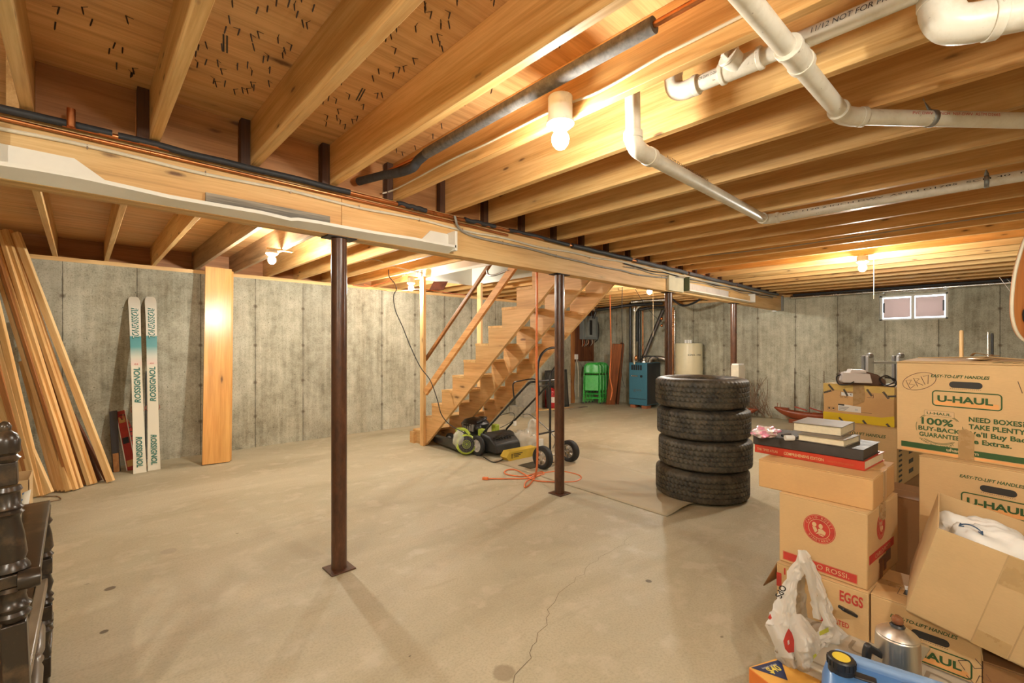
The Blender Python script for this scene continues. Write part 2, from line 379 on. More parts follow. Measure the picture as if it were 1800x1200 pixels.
nails(45,-.08,.2,.9,2.6); nails(100,.3,.62,.7,2.5); nails(85,.74,1.05,.6,2.5); nails(40,1.15,1.45,.4,2.5); nails(20,-.5,-.2,1,2.6); nails(14,1.6,1.9,.3,2.0)
tag(nm.obj('roofing_nail_point',plain('rusty_nail',(.05,.03,.02),.6,.4),CEIL),kind='stuff')
# stairwell shaft in drywall
DW=plain('drywall',(.70,.68,.60),.8,var=.04,sc=2.)
t=.012
struct(MB().box(hx0,hx1,hy1-t,hy1,ZJ-.01,3.7),'trim_8',DW); struct(MB().box(hx1-t,hx1,hy0,hy1,ZJ-.01,3.7),'trim_9',DW)
struct(MB().box(hx0,hx0+t,hy0,hy1,ZJ-.01,3.7),'trim_10',DW); struct(MB().box(hx0,hx1,hy0,hy0+t,ZF,3.7),'trim_11',DW); struct(MB().box(hx0,hx1,hy0,hy1,3.7,3.72),'trim_12',DW)
# window
WN=tag(MB().box(XW+.08,XW+.13,wy0,wy1,wz0,wz0+.03).box(XW+.08,XW+.13,wy0,wy1,wz1-.03,wz1).box(XW+.08,XW+.13,wy0,wy0+.03,wz0,wz1).box(XW+.08,XW+.13,wy1-.03,wy1,wz0,wz1).box(XW+.085,XW+.12,(wy0+wy1)/2-.02,(wy0+wy1)/2+.02,wz0,wz1).obj('window_1',WHT,bevel=.003),kind='structure')
pn=NT('frosted_cover'); pn.col((.60,.50,.46)); pn.rough(.7); tl_=pn.N('BsdfTranslucent',i0=(.46,.36,.32,1)); mx_=pn.N('MixShader',i0=.6); pn.l.new(pn.b.outputs[0],mx_.inputs[1]); pn.l.new(tl_.outputs[0],mx_.inputs[2]); pn.l.new(mx_.outputs[0],pn.n['Material Output'].inputs[0])
for a,b in ((wy0+.045,(wy0+wy1)/2-.03),((wy0+wy1)/2+.03,wy1-.045)):
    MB().box(XW+.100,XW+.106,a,b,wz0+.05,wz1-.05).obj('cover_panel',pn.m,WN)
g=NT('window_glass'); g.col((1,1,1)); g.rough(.05); g.b.inputs['Transmission Weight'].default_value=1.; g.b.inputs['IOR'].default_value=1.01
MB().box(XW+.118,XW+.121,wy0+.03,wy1-.03,wz0+.03,wz1-.03).obj('window_pane',g.m,WN)
m=MB()
for y in (wy0+.05,wy1-.05): m.box(XW+.07,XW+.085,y-.012,y+.012,wz0+.13,wz1-.12)
m.obj('latch',BLKP,WN,bevel=.003)
# floor crack and a hump in the floor
m=MB(); cp=[(902,1200),(905,1186),(912,1178),(918,1172),(934,1156),(931,1147),(936,1134),(943,1128),(945,1112),(962,1098),(960,1086),(966,1078),(962,1071),(975,1058),(982,1042),(1000,1028),(1010,1022),(1012,1014),(1027,1009),(1029,999),(1036,991),(1051,985),(1053,979),(1072,970),(1088,960),(1098,957),(1098,950),(1108,942),(1123,938)]
pts=[atZ(x,y,.0008) for x,y in cp]; pts=[pts[0]+(pts[0]-pts[3])*.8]+pts
for i in range(len(pts)-1):
    a,b=pts[i],pts[i+1]; wd=.0028*(1-i/len(pts)*.75); n_=(b-a).cross(V((0,0,1))).normalized()*wd/2
    m.add([a-n_,a+n_,b+n_,b-n_],[(0,1,2,3)])
m.obj('floor_crack',plain('crack_dark',(.10,.07,.04),.9),FLOOR)
# ============================================================ JOISTS
NR=[-.965,-.555,-.14,.27,.69,1.11,1.525]+[1.9376+.4064*k for k in range(19)]
ORD='first second third fourth fifth sixth seventh eighth ninth tenth eleventh twelfth thirteenth fourteenth fifteenth sixteenth seventeenth eighteenth nineteenth twentieth twenty-first twenty-second twenty-third twenty-fourth twenty-fifth twenty-sixth'.split()
def gbox(x0,x1,y0,y1,z0,z1,name,mat):
    m=MB().box(-(x1-x0)/2,(x1-x0)/2,y0,y1,z0,z1); o=m.obj(name,mat,bevel=.002,seg=1); o.location=((x0+x1)/2,0,0); WM[o]=o.matrix_basis.copy(); return o
for i,xr in enumerate(NR):
    n=ORD[max(0,i-1)] if False else None
    if i<2: continue
    k=i-2
    if i==5: lb='wide pine ceiling joist beside the long dark foam pipe, on its left side'
    elif i==6: lb='pine ceiling joist carrying the nearest bare bulb and its stapled white cable'
    elif i==7: lb='broad knotty pine ceiling joist just behind the nearest bulb'
    elif i<5: lb=f'pine ceiling joist near the camera, {ORD[i-2]} from the left in front of the beam'
    else: lb=f'ceiling joist before the beam, {ORD[i-8]} beyond the broad knotty joist'
    o=gbox(xr-.038,xr,YN-.16,2.80,ZJ,ZF,'ceiling_joist',W_Y)
    tag(o,lb,'joist','ceiling joists in front of the beam')
for i,xr in enumerate(NR):
    if i<2: continue
    x1=xr-.042; y0=2.735
    inhole=(x1>hx0-.01 and x1-.038<hx1+.01)
    if inhole: y0=hy1+.04
    lb=f'ceiling joist behind the beam over the left side, {ORD[i-2]} from the photo left'
    if inhole: lb=f'short ceiling joist between stairwell and left wall, {ORD[i-2]} from the photo left'
    o=gbox(x1-.038,x1,y0,YW+.2,ZJ,ZF,'ceiling_joist',W_OLD if i in (5,6) else W_Y)
    tag(o,lb,'joist','ceiling joists behind the beam')
j=MB().box(hx0-.01,hx1+.01,hy1,hy1+.038,ZJ,ZF).obj('stairwell_header',W_X); tag(j,'pine header board closing the stairwell opening at its far side','header')
for i in range(2,len(NR)-1):
    x0=NR[i]; x1=NR[i+1]-.085
    struct(MB().box(x0+.001,x1,2.755,2.79,ZJ+.001,ZF-.001),'trim_%d'%(11+i),W_BLOCK)
    o=struct(MB().box(x1+.003,x1+.046,2.70,2.745,ZJ+.001,ZF-.001),'trim_%d'%(41+i),W_LAP)
# ============================================================ BEAM AND COLUMNS
YB,ZB=2.706,2.035
bm_=thing('main_beam','long laminated pine beam carried on four brown columns','beam',(0,YB,ZB))
xs=[XB,1.145,5.14,XW+.02]
for a,b in zip(xs,xs[1:]):
    for q in range(3): MB().box(a+.001,b-.001,YB+.039*q,YB+.039*q+.0375,ZB,ZJ-.001).obj('beam_ply',W_X,bm_,world=True,bevel=.0015,seg=1)
MB().box(5.14,5.52,YB-.035,YB-.001,ZB+.01,ZB+.19).obj('joint_patch',plain('patch_pale',(.66,.60,.42),.6),bm_,world=True)
for X_ in [0.2,.75,1.25,1.32,1.5,2.3,2.9,3.4,4.1,4.8,6,6.6,7.2,8,8.6]:
    pass
tag(MB().box(.45,1.067,YB-.020,YB-.0005,2.075,2.135).obj('weathered_board',W_GREY,bevel=.001),'grey weathered board scrap nailed to beam face above white shelf edge','board')
# warped white boxed edging on the beam
wb=thing('white_cornice','warped white boxed edging running along the lower beam above the nearest column','edging',(0,YB,ZB))
D_=.095; ctrl_px=[(-45,284),(0,290.5),(70,301),(145,314.5),(220,331),(300,349),(400,366),(460,376),(513,388.5),(520,387),(560,393),(600,400.5),(660,411),(726,421),(803,435.5)]
ctrl=[(-.45,.060),(-.05,.056),(.15,.030),(.31,.018),(.55,.012),(.80,.002),(.98,-.012),(1.02,-.004),(1.2,-.006),(1.35,-.010),(1.5,-.012),(1.7,-.004),(1.85,.000),(1.93,.000)]
ctrl=[(atY(px_,py_,YB-.095).x,atY(px_,py_,YB-.095).z) for px_,py_ in ctrl_px]
def zf(x):
    for (a,p),(b,q) in zip(ctrl,ctrl[1:]):
        if a<=x<=b: t_=(x-a)/(b-a); return p+(q-p)*t_
    return ctrl[0][1] if x<ctrl[0][0] else ctrl[-1][1]
m=MB()
X0,X1=-1.5,1.93
vs=[];fs=[];n=90
for i in range(n+1):
    x=X0+(X1-X0)*i/n; z=zf(x)
    vs+=[(x,YB-D_,z),(x,YB-D_,z+.017),(x,YB-.002,ZB+.022),(x,YB-.002,ZB+.002)]
for i in range(n):
    for k in range(4): fs.append((i*4+k,i*4+(k+1)%4,(i+1)*4+(k+1)%4,(i+1)*4+k))
fs+=[(3,2,1,0),(n*4,n*4+1,n*4+2,n*4+3)]
m.add(vs,[f[::-1] for f in fs]).obj('bottom_strip',WHT,wb,world=True,sharp=30)
m=MB().prism([(-1.5,0.02),(-.235,.02),(.0,.02),(.145,.02),(-.02,.135),(-.232,.135),(-.29,.26),(-1.5,.26)],(0,YB-.014,ZB),(1,0,0),(0,0,1),(0,.012,0))
m.prism([(1.66,.02),(1.93,.02),(1.93,.14),(1.77,.14),(1.66,.03)],(0,YB-.014,ZB),(1,0,0),(0,0,1),(0,.012,0)).obj('back_panel',WHT,wb,world=True)
MB().box(1.92,1.942,YB-D_,YB-.001,ZB+.012,ZB+.15).obj('end_panel',WHT,wb,world=True,bevel=.001)
MB().box(-.245,-.235,YB-D_+.02,YB-.012,ZB+.05,ZB+.22).obj('inner_panel',WHT,wb,world=True)
# far white open box frame
wc=thing('white_tray','long narrow white open tray fixed along the beam near the far wall','tray',(5.5,YB,ZB))
MB().box(5.54,7.85,YB-.10,YB-.001,ZB+.03,ZB+.045).obj('bottom_strip',WHT,wc,world=True)
MB().box(5.53,5.55,YB-.10,YB-.001,ZB+.03,ZB+.20).obj('end_panel',plain('green_felt',(.10,.12,.06),.8),wc,world=True); MB().box(7.84,7.86,YB-.10,YB-.001,ZB+.03,ZB+.17).obj('end_panel',WHT,wc,world=True)
MB().box(5.6,7.0,YB-.012,YB-.001,ZB+.05,ZB+.15).obj('back_panel',plain('pale_board',(.62,.56,.50),.6),wc,world=True); MB().box(7.02,7.83,YB-.03,YB-.001,ZB+.05,ZB+.14).obj('filler_board',W_X,wc,world=True)
tag(MB().box(XW-.07,XW-.02,YB-.03,YB+.15,ZB-.01,ZJ-.02).obj('beam_hanger',GALV),'grey steel pocket bracket holding the beam end at the far wall','bracket')
FOAMB=plain('black_foam',(.02,.02,.022),.6,var=.4,sc=50.)
CB_Y=[YB+.057]*4
labs=['nearest brown steel column with square base plate, left of centre','brown steel column with square base plate beside the hand truck','brown steel column behind the tyre stack, left of the cream tank','farthest brown steel column, ending above a whitish container']
for i in range(4):
    X_=1.153+2.0758*i; Y_=YB+.057
    c=thing('steel_column',labs[i],'column',(X_,Y_,0),group='columns under the beam')
    MB().lathe([(.0455,.008),(.0455,ZB-.008)],n=28).obj('pole',COLM,c)
    MB().box(-.075,.075,-.075,.075,0,.008).obj('base_plate',COLM,c,bevel=.002)
    MB().box(-.09,.09,-.055,.055,ZB-.008,ZB-.0005).obj('top_plate',plain('dark_plate',(.03,.02,.018),.5,.5),c,bevel=.002)
# ============================================================ LIGHTS
BE=emit('bulb_glow',BULB,900*POWER)
PORC=plain('lamp_porcelain',(.80,.78,.72),.3,var=.03)
def bulbfix(p,label,style=0,s=1.,glow=1.):
    x,y,z=p
    t=thing('bare_bulb_light',label,'ceiling light',(x,y,z),group='bare bulb lights')
    MB().lathe([(.012,-.072),(.013,-.05),(.016,-.045)],(0,0,.11),(0,0,1),16).obj('bulb_cap',STEEL,t)
    b=MB().lathe([(.001,-.040),(.019,-.035),(.031,-.020),(.036,0),(.033,.015),(.024,.029),(.016,.038),(.0125,.045)],(0,0,0),(0,0,1),24).obj('bulb',BE if glow==1. else emit('bulb_glow_%g'%glow,BULB,900*POWER*glow),t,sharp=80)
    MB().lathe([(.030,.040),(.056,.062),(.056,.075),(.024,.075),(.018,.040)],n=28).obj('lamp_holder',PORC,t,sharp=30)
    m=MB().lathe([(.050,.0752),(.050,ZJ-z+.062 if style==1 else ZJ-z-.014)],n=8 if style==0 else 24); m.obj('junction_box',PORC if style==1 else plain('box_grey',(.42,.40,.36),.5),t,bevel=.002)
    if style==0: MB().box(-.05,.19,-.02,.02,ZJ-z-.014,ZJ-z-.0005).obj('mounting_bar',W_X,t)
    return t
bulbfix((1.425,1.215,2.215),'nearest bare glowing bulb hanging from a white round holder on a joist',1,glow=.5)
bulbfix(tuple(atD(478,457,4.45)),'bare glowing bulb behind the beam, above the standing shelf board',glow=1.5)
bulbfix((3.30,5.50,2.17),'bare glowing bulb close to the left wall beside the stair post',glow=1.3)
bulbfix((5.95,.93,2.19),'bare glowing bulb in front of the beam near the small window',glow=1.5)
bulbfix((6.0,3.42,2.16),'bare glowing bulb beyond the stairs, seen under the stair stringer',glow=1.9)
bulbfix((-1.2,.2,2.19),'added fill bulb out of view, near the rocking chair',glow=1.2)  # unseen bulb added to brighten the near joists from the left
bulbfix((.55,-.9,2.19),'added fill bulb out of view, behind the camera',glow=1.15)  # second unseen bulb, put in as even fill
# ============================================================ PIPES AND CABLES
def pipeobj(name,label,cat,pts,r,mat,n=18,group=None,k=0):
    P=cr(pts,k) if k else pts
    return tag(MB().tube(P,r,n).obj(name,mat),label,cat,group)
def coupling(parent,p,d,r,l,mat=None):
    p,d=V(p),V(d).normalized(); MB().tube([p-d*l/2,p+d*l/2],r,20).obj('coupling',mat or PVC,parent,world=True,bevel=.0015)
# foam sleeved pipe in the joist bay
fp=thing('foam_sleeved_pipe','long dark grey foam-sleeved water pipe running between joists left of the nearest bulb','pipe',(1.36,1,2.42))
y_=[atX(x,y,1.36) for x,y in ((1235,2),(1155,42))]
MB().tube([(1.36,.05,2.42),(1.36,-1.3,2.42)],.027,16).obj('sleeve',FOAM,fp,world=True)
MB().tube([(1.36,.42,2.42),(1.36,-1.3,2.42)],.0275,16).obj('sleeve',FOAM,fp,world=True)
a=atX(1150,42,1.36).y; b=atX(735,278,1.36).y
MB().tube(cr([(1.36,a,2.42),(1.36,(a+b)/2,2.42),(1.36,b-.08,2.415)],8),.0275,18).obj('sleeve',FOAMG,fp,world=True)
MB().tube(cr([(1.36,b-.09,2.415),(1.36,b,2.40),(1.355,b+.05,2.375),(1.34,b+.16,2.375),(1.31,b+.28,2.385)],8),.026,16).obj('sleeve',FOAM,fp,world=True)
MB().tube([(1.31,b+.27,2.385),(1.25,2.70,2.39)],.024,14).obj('sleeve',FOAM,fp,world=True)
MB().tube([(1.36,-1.3,2.42),(1.36,b,2.42),(1.30,2.68,2.40)],.011,12).obj('copper_core',COP,fp,world=True)
# pipes along beam top
bx=lambda x:x
pp=thing('black_foam_pipe','black foam-sleeved pipe running along the top of the beam face','pipe',(0,YB,2.3))
rsb=random.Random(5)
for a,b in ((XB+.1,.1),(.12,1.18),(1.5,1.72),(2.05,2.35),(2.5,3.25),(3.3,4.3),(4.4,5.6),(5.65,7.2),(7.25,9.2)):
    P=[(x_,YB-.035,2.302+rsb.uniform(-.004,.004)) for x_ in [a+(b-a)*i/8 for i in range(9)]]
    MB().tube(cr(P,3),.0165 if a<3 else .022,12).obj('sleeve',FOAMB if a<4.3 else plain('grey_foam',(.09,.09,.095),.6,var=.3),pp,world=True)
MB().tube([(XB+.1,YB-.035,2.298),(9.4,YB-.035,2.298)],.0115,12).obj('copper_core',COP,pp,world=True)
MB().tube([(-.03,YB-.06,2.285),(-.03,YB-.06,2.36)],.014,12).obj('pipe_tee',COP,pp,world=True)
pipeobj('copper_pipe','thin bare copper pipe running just below the black foam pipe','pipe',[(XB+.1,YB-.02,2.268),(2.1,YB-.02,2.268),(2.5,YB-.02,2.264)],.009,COP,12)
nc=thing('white_cable','white cable stapled along the upper face of the beam','cable',(0,YB,2.23))
P=[(XB+.1+i*.22,YB-.008,2.232+.006*math.sin(i*1.7)+(.03 if i>22 else 0)*min(1,(i-22)/6 if i>22 else 0)) for i in range(52)]
P=[p for p in P if p[0]<9.4]
MB().tube(cr(P,3),.0085,8,flat=1).obj('cable_sheath',NMW,nc,world=True)
def staple(parent,p,d,w=.012):
    p,d=V(p),V(d).normalized(); MB().bar(p-d*.0025,p+d*.0025,w*1.6,.011,(0,1,0)).obj('staple',STEEL,parent,world=True)
for x_ in (.02,.45,.85,1.25,1.68,2.05,3.0,3.6,4.4): staple(nc,(x_,YB-.010,2.232),(1,0,0))
gc=thing('grey_cable','thick grey cable dropping to the middle of the beam and wandering along it','cable',(2,YB,2.2))
G=[(1.95,YB-.05,2.305),(1.96,YB-.05,2.28),(1.99,YB-.03,2.245),(2.06,YB-.012,2.215),(2.2,YB-.011,2.198),(2.5,YB-.011,2.195),(2.75,YB-.011,2.195),(3.1,YB-.011,2.18),(3.4,YB-.011,2.175),(3.8,YB-.011,2.165),(4.15,YB-.011,2.17),(4.5,YB-.011,2.16),(5.1,YB-.011,2.19),(5.6,YB-.04,2.235),(7,YB-.011,2.25),(9.2,YB-.011,2.26)]
MB().tube(cr(G,5),.009,10).obj('cable_sheath',NMG,gc,world=True)
for x_,z_ in ((2.45,2.196),(3.1,2.18),(3.8,2.166),(4.5,2.161),(5.0,2.185)): staple(gc,(x_,YB-.013,z_),(1,0,0),.016)
for q,(zz,c_) in enumerate(((2.215,NMG),(2.24,BLKP))):
    P=[(4.2+i*.3,YB-.012,zz+.01*math.sin(i*2.1+q)) for i in range(17)]
    tag(MB().tube(cr(P,4),.006,8).obj('thin_cable',c_),['thin grey cable looped along the far end of the beam','thin black cable looped along the far end of the beam'][q],'cable')
# cable along the bulb joist
kc=thing('joist_cable','white cable stapled along the joist that holds the nearest bulb','cable',(1.48,1,2.37))
P=[atX(x,y,1.479) for x,y in ((668,336),(700,330),(790,282),(850,255),(900,230),(985,188))]+[atX(x,y,1.479) for x,y in ((1055,160),(1160,100),(1190,85),(1310,25))]
P[0]=V((1.42,2.72,2.36))
MB().tube(cr(P,5),.0055,8).obj('cable_sheath',NMW,kc,world=True)
for p in P[1::2]: staple(kc,p,(0,1,0))
# ---- PVC drains
pa=thing('drain_pipe','white plastic drain pipe dropping behind the bulb and running diagonally to an elbow','pipe',(2,1,2.28))
A1=atX(1115,170,1.80); A1=atD(1112,165,1.86); A0=V((A1.x,A1.y,2.56)); A2=atD(1113,245,1.86); A3=atD(1128,268,1.90)
EL=atZ(1345,386,2.285); 
dr=(EL-A3).normalized()
MB().tube([A0,A1,A2],.0305,20).obj('pipe_length',PVC,pa,world=True)
MB().tube(cr([A2+V((0,0,.03)),A2,(A2+A3)/2+V((-.004,-.002,-.012)),A3+dr*.03,A3+dr*.07],7),.0355,20).obj('elbow',PVC,pa,world=True)
coupling(pa,A2+V((0,0,.015)),(0,0,1),.039,.03); coupling(pa,A3+dr*.075,dr,.039,.035)
MB().tube([A3+dr*.04,EL],.0305,20).obj('pipe_length',PVC,pa,world=True)
E2=atZ(1800,311,2.27); E2=V((EL.x+.05,-1.3,2.262)); d2=(E2-EL).normalized()
# fit second run to the photograph at x=1800
for k in range(40):
    # choose X at far end so that the projected height at x=1800 is 311
    u=(1800-900)/CF; 
    tt=(ca+u*sa)/(sa-u*ca) if abs(sa-u*ca)>1e-6 else 1e6
    break
MB().tube(cr([EL-dr*.07,EL-dr*.03,EL+(d2-dr)*.012,EL+d2*.035,EL+d2*.075],6),.0355,20).obj('elbow',PVC,pa,world=True)
coupling(pa,EL-dr*.075,dr,.038,.02); coupling(pa,EL+d2*.08,d2,.038,.02)
MB().tube([EL+d2*.05,E2],.0305,20).obj('pipe_length',PVC,pa,world=True)
text('ASTM D2665 PVC-DWV NSF',pa,A3+dr*.14+V((-.0,-.02,-.0)),dr,V((0,0,1)).cross(dr).cross(dr)*-1,.012,INK,w=.5,lift=.026,name='pipe_print',world=True)
sd=V((-1,0,.15)).normalized(); upv=V((0,0,1))
text('PVC 1120 2 INCH DWV  ASTM D1785  SCH 40  NSF PW',pa,EL+d2*.12+sd*.0,d2,(d2.cross(sd)*-1 if (d2.cross(sd)).z<0 else d2.cross(sd)),.010,INK,w=1.3,lift=.0312,name='pipe_print',world=True)
st=atX(1733,300,EL.x+.0)
# strap hangers
def strap(parent,c,r,d,top):
    m=MB(); c=V(c); x,y,_=frame(d); N_=24; vs=[]
    P=[c+(x*math.cos(a)+y*math.sin(a))*(r+.002) for a in [2*PI*i/N_ for i in range(N_)]]
    dd=V(d).normalized()*.010; vs=[p-dd for p in P]+[p+dd for p in P]
    m.add(vs,[(i,(i+1)%N_,N_+(i+1)%N_,N_+i) for i in range(N_)]); m.obj('strap_band',GALV,parent,world=True,solid=.0015)
    t_=c+V((0,0,r)); P=[t_+(V(top)-t_)*i/6 for i in range(7)]; m=MB(); vs=[]
    for i,p in enumerate(P):
        a=i/6*PI*.6; w_=(V(d).normalized()*math.cos(a)+V((1,0,0))*math.sin(a))*.010; vs+=[p-w_,p+w_]
    m.add(vs,[(2*i,2*i+1,2*i+3,2*i+2) for i in range(6)]).obj('strap_tail',GALV,parent,world=True,solid=.0015)
s1=EL+d2*((EL.y-.0)/abs(d2.y)*.0+1.0)
for k in range(200):
    q=EL+d2*(k*.01); 
    F=q.x*ca+q.y*sa; xx=900+CF*(q.x*sa-q.y*ca)/F
    if xx>=1733: s1=q; break
h_=thing('pipe_hanger','perforated metal strap hanging from a joist around the far drain pipe','pipe strap',tuple(s1)); strap(h_,s1,.0305,d2,(s1.x-.02,s1.y,ZJ+.02))
pb=thing('drain_pipe','white plastic drain pipe slanting across the joists at top right to an elbow','pipe',(1.5,.45,2.28))
B1=atZ(1484,205,2.285); B2=atZ(1800,212,2.275); B0=atZ(1313,0,2.30); dB=(B1-B0).normalized(); dC=(B2-B1).normalized()
MB().tube([B0-dB*1.2,B1],.030,20).obj('pipe_length',PVC,pb,world=True)
MB().tube(cr([B1-dB*.07,B1-dB*.03,B1+(dC-dB)*.012,B1+dC*.035,B1+dC*.07],6),.0355,20).obj('elbow',PVC,pb,world=True)
coupling(pb,B1-dB*.075,dB,.038,.02); coupling(pb,B1+dC*.07,dC,.038,.02)
MB().tube([B1+dC*.05,B2+dC*1.2],.030,20).obj('pipe_length',PVC,pb,world=True)
T=atZ(1398,98,2.29)
MB().tube([T-dB*.05,T+dB*.05],.037,20).obj('tee_fitting',PVC,pb,world=True); coupling(pb,T-dB*.055,dB,.0405,.022); coupling(pb,T+dB*.055,dB,.0405,.022)
MB().tube([T,V((1.76,T.y+.02,2.36))],.034,18).obj('tee_branch',PVC,pb,world=True)
text('PVC DWV  2 INCH  NSF-DWV  ASTM D2665',pb,B1+dC*.25,dC,(0,0,1),.011,REDP,w=.35,lift=.0308,name='pipe_print',world=True)
for k in range(200):
    q=B1+dC*(k*.01); F=q.x*ca+q.y*sa
    if 900+CF*(q.x*sa-q.y*ca)/F>=1632: s2=q; break
h2=thing('pipe_hanger','grey metal strap holding the upper drain pipe right of its elbow','pipe strap',tuple(s2)); strap(h2,s2,.030,dC,(s2.x-.03,s2.y+.02,ZJ+.03))
# pipe in the joist bay with clean-out
pc=thing('vent_pipe','white plastic pipe with a square-headed clean-out plug between two joists','pipe',(1.735,.6,2.38))
X_=1.735
q0=atX(1215,165,X_); q1=atX(1180,150,X_)
yq=[atX(x,y,X_).y for x,y in ((1215,160),(1300,128),(1345,110),(1600,25))]
ZC=2.383
MB().tube([(X_,yq[0]+.02,ZC),(X_,-.1,ZC)],.030,20).obj('pipe_length',PVC,pc,world=True)
MB().tube(cr([(X_+.0,yq[0]-.02,ZC),(X_,yq[0]+.03,ZC),(X_,yq[0]+.065,ZC+.02),(X_,yq[0]+.075,ZC+.07),(X_,yq[0]+.075,ZC+.18)],6),.035,20).obj('elbow',PVC,pc,world=True)
coupling(pc,(X_,yq[0]-.02,ZC),(0,1,0),.038,.02); coupling(pc,(X_,yq[0]+.075,ZC+.09),(0,0,1),.038,.02)
yc=yq[1]
MB().tube([(X_,yc-.07,ZC),(X_,yc+.06,ZC)],.036,20).obj('tee_fitting',PVC,pc,world=True)
for d_ in (-.07,.06): coupling(pc,(X_,yc+d_,ZC),(0,1,0),.0395,.015)
dn=V((-.75,.25,.35)).normalized(); c0=V((X_,yc,ZC))+dn*.03
MB().tube([c0-dn*.02,c0+dn*.025],.034,20).obj('clean_out_hub',PVC,pc,world=True); 
MB().tube([c0+dn*.025,c0+dn*.037],.038,20).obj('clean_out_plug',PVC,pc,world=True,bevel=.002)
x_,y__,_=frame(dn); MB().obox(c0+dn*.047,x_*.008,y__*.020,dn*.012).obj('plug_head',PVC,pc,world=True,bevel=.002)
text('11/12 NOT FOR PRESSURE',pc,(X_-.0305,.40,ZC-.006),(0,-1,0),(0,0,1),.016,INK,w=.27,lift=.0006,name='pipe_print',world=True,shear=.2)
text('FOR DWV  D-2665 CELL',pc,(X_-.0305,yq[0]-.04,ZC-.004),(0,-1,0),(0,0,1),.011,INK,w=.10,lift=.0006,name='pipe_print',world=True)
# big stack with elbow
pd_=thing('waste_pipe','thick white waste pipe with a wide elbow at the top right corner','pipe',(1.74,.1,2.3))
D1=atZ(1655,52,2.262); D2=atZ(1800,22,2.262); dD=(D2-D1).normalized()
MB().tube([V((D1.x,D1.y,2.56)),V((D1.x,D1.y,D1.z+.05))],.0445,24).obj('pipe_length',PVC,pd_,world=True)
MB().tube(cr([D1+V((0,0,.09)),D1+V((0,0,.05)),D1+V((0,0,.012))+dD*.02,D1+dD*.06,D1+dD*.11],8),.050,24).obj('elbow',PVC,pd_,world=True)
coupling(pd_,D1+V((0,0,.085)),(0,0,1),.0545,.03); coupling(pd_,D1+dD*.11,dD,.0545,.025)
MB().tube([D1+dD*.1,D2+dD*.9],.0445,24).obj('pipe_length',PVC,pd_,world=True); coupling(pd_,D1+dD*.24,dD,.052,.05)
MB().tube([(D1.x-.0,D1.y,ZC),(X_,.02,ZC)],.036,20).obj('tee_branch',PVC,pd_,world=True)
# conduit along far wall top, cable on a far joist, pull strings
tag(MB().tube([(XW-.05,YN+.05,2.262),(XW-.05,2.55,2.262)],.03,14).obj('conduit',STEEL),'shiny grey conduit along the top of the far wall above the window','conduit')
tag(MB().tube([(XW-.11,YN+.05,2.30),(XW-.11,2.5,2.30)],.022,12).obj('foam_pipe',FOAMB),'black sleeved pipe above the conduit along the far wall','pipe')
P=[atX(x,y,XX) for x,y,XX in ()]
tag(MB().tube(cr([(4.9,2.6,2.40),(4.93,2.2,2.36),(4.96,1.5,2.335),(4.96,.9,2.335),(4.96,.3,2.34),(4.96,-.4,2.345),(4.96,-1.2,2.35)],5),.006,8).obj('joist_wire',NMG),'grey cable running along a far joist toward the right edge','cable')
tag(MB().tube([(5.98,.84,2.3265),(5.98,.84,1.86)],.0025,6).obj('pull_string',NMW),'thin white pull string hanging in front of the small window','string')
tag(MB().tube([(5.94,3.33,2.3265),(5.94,3.33,1.5)],.003,6).obj('pull_string',NMW),'thin pale pull string hanging under the bulb beyond the stairs','string')
# ============================================================ STAIRS
SX0,SX1=3.445,4.395; RI,RU=.2013,.2353
sz=lambda n:RI*n-.009
sy=lambda n:5.68-(n-1)*RU
ST=thing('staircase','open pine basement staircase with three sawtooth stringers rising to the ceiling','stairs',(3.9,5.3,0))
poly=[(5.68,0)]
for n in range(1,13):
    poly+=[(sy(n)-.0,sz(n)-.03),(sy(n+1)-.0,sz(n)-.03)]
ye=sy(13); poly+=[(ye,sz(12)+.12),(ye-.02,sz(12)+.12),(ye-.02,(5.37-ye)*.8555),(5.37,0)]
for x_ in (SX0,3.90,SX1-.038):
    MB().prism(poly,(x_,0,0),(0,1,0),(0,0,1),(.038,0,0)).obj('stringer',W_STAIR,ST,world=True,bevel=.0015,seg=1)
for n in range(1,13):
    MB().box(3.441,4.40,sy(n+1)-.005,sy(n)+.004,sz(n)-.03,sz(n)).obj('tread',W_X,ST,world=True,bevel=.003)
MB().box(3.40,3.445-.001,5.60,5.70,0,sz(1)-.031).box(3.425,3.90,5.662,5.70,0,sz(1)-.031).obj('first_riser',W_STAIR,ST,world=True)
for n in range(1,12):
    pass
MB().box(3.398,3.440,5.345,5.432,0,ZJ).obj('newel_post',W_ZP,ST,world=True,bevel=.002)
MB().box(4.40,4.44,5.33,5.42,0,ZJ).obj('newel_post',W_ZP,ST,world=True,bevel=.002)
R1=atX(748,690,3.42); R2=atX(897,478,3.42)
MB().bar(R1,R2+(R2-R1)*.12,.038,.088,V((0,.65,.76))).obj('guard_rail',wood('rail_pine',(.72,.44,.19),(.55,.29,.10),1,kn=1.3),ST,world=True,bevel=.002)
R1=atX(748,632,3.50); R2=atX(852,478,3.50)
MB().bar(R1,R2+(R2-R1)*.15,.036,.045,V((0,.65,.76))).obj('handrail',wood('rail_dark',(.40,.20,.07),(.28,.13,.04),1,kn=.5),ST,world=True,bevel=.006)
R1=atX(832,600,4.42); R2=V((4.42,3.4,2.5))
MB().bar((4.42,5.30,1.0),(4.42,3.45,2.5),.036,.085,V((0,.65,.76))).obj('guard_rail',W_ZP,ST,world=True,bevel=.002)
sg=thing('hanging_sign','small dark red wooden plaque hanging from a joist beside the stair post','sign',tuple(atD(771,502,6.3)))
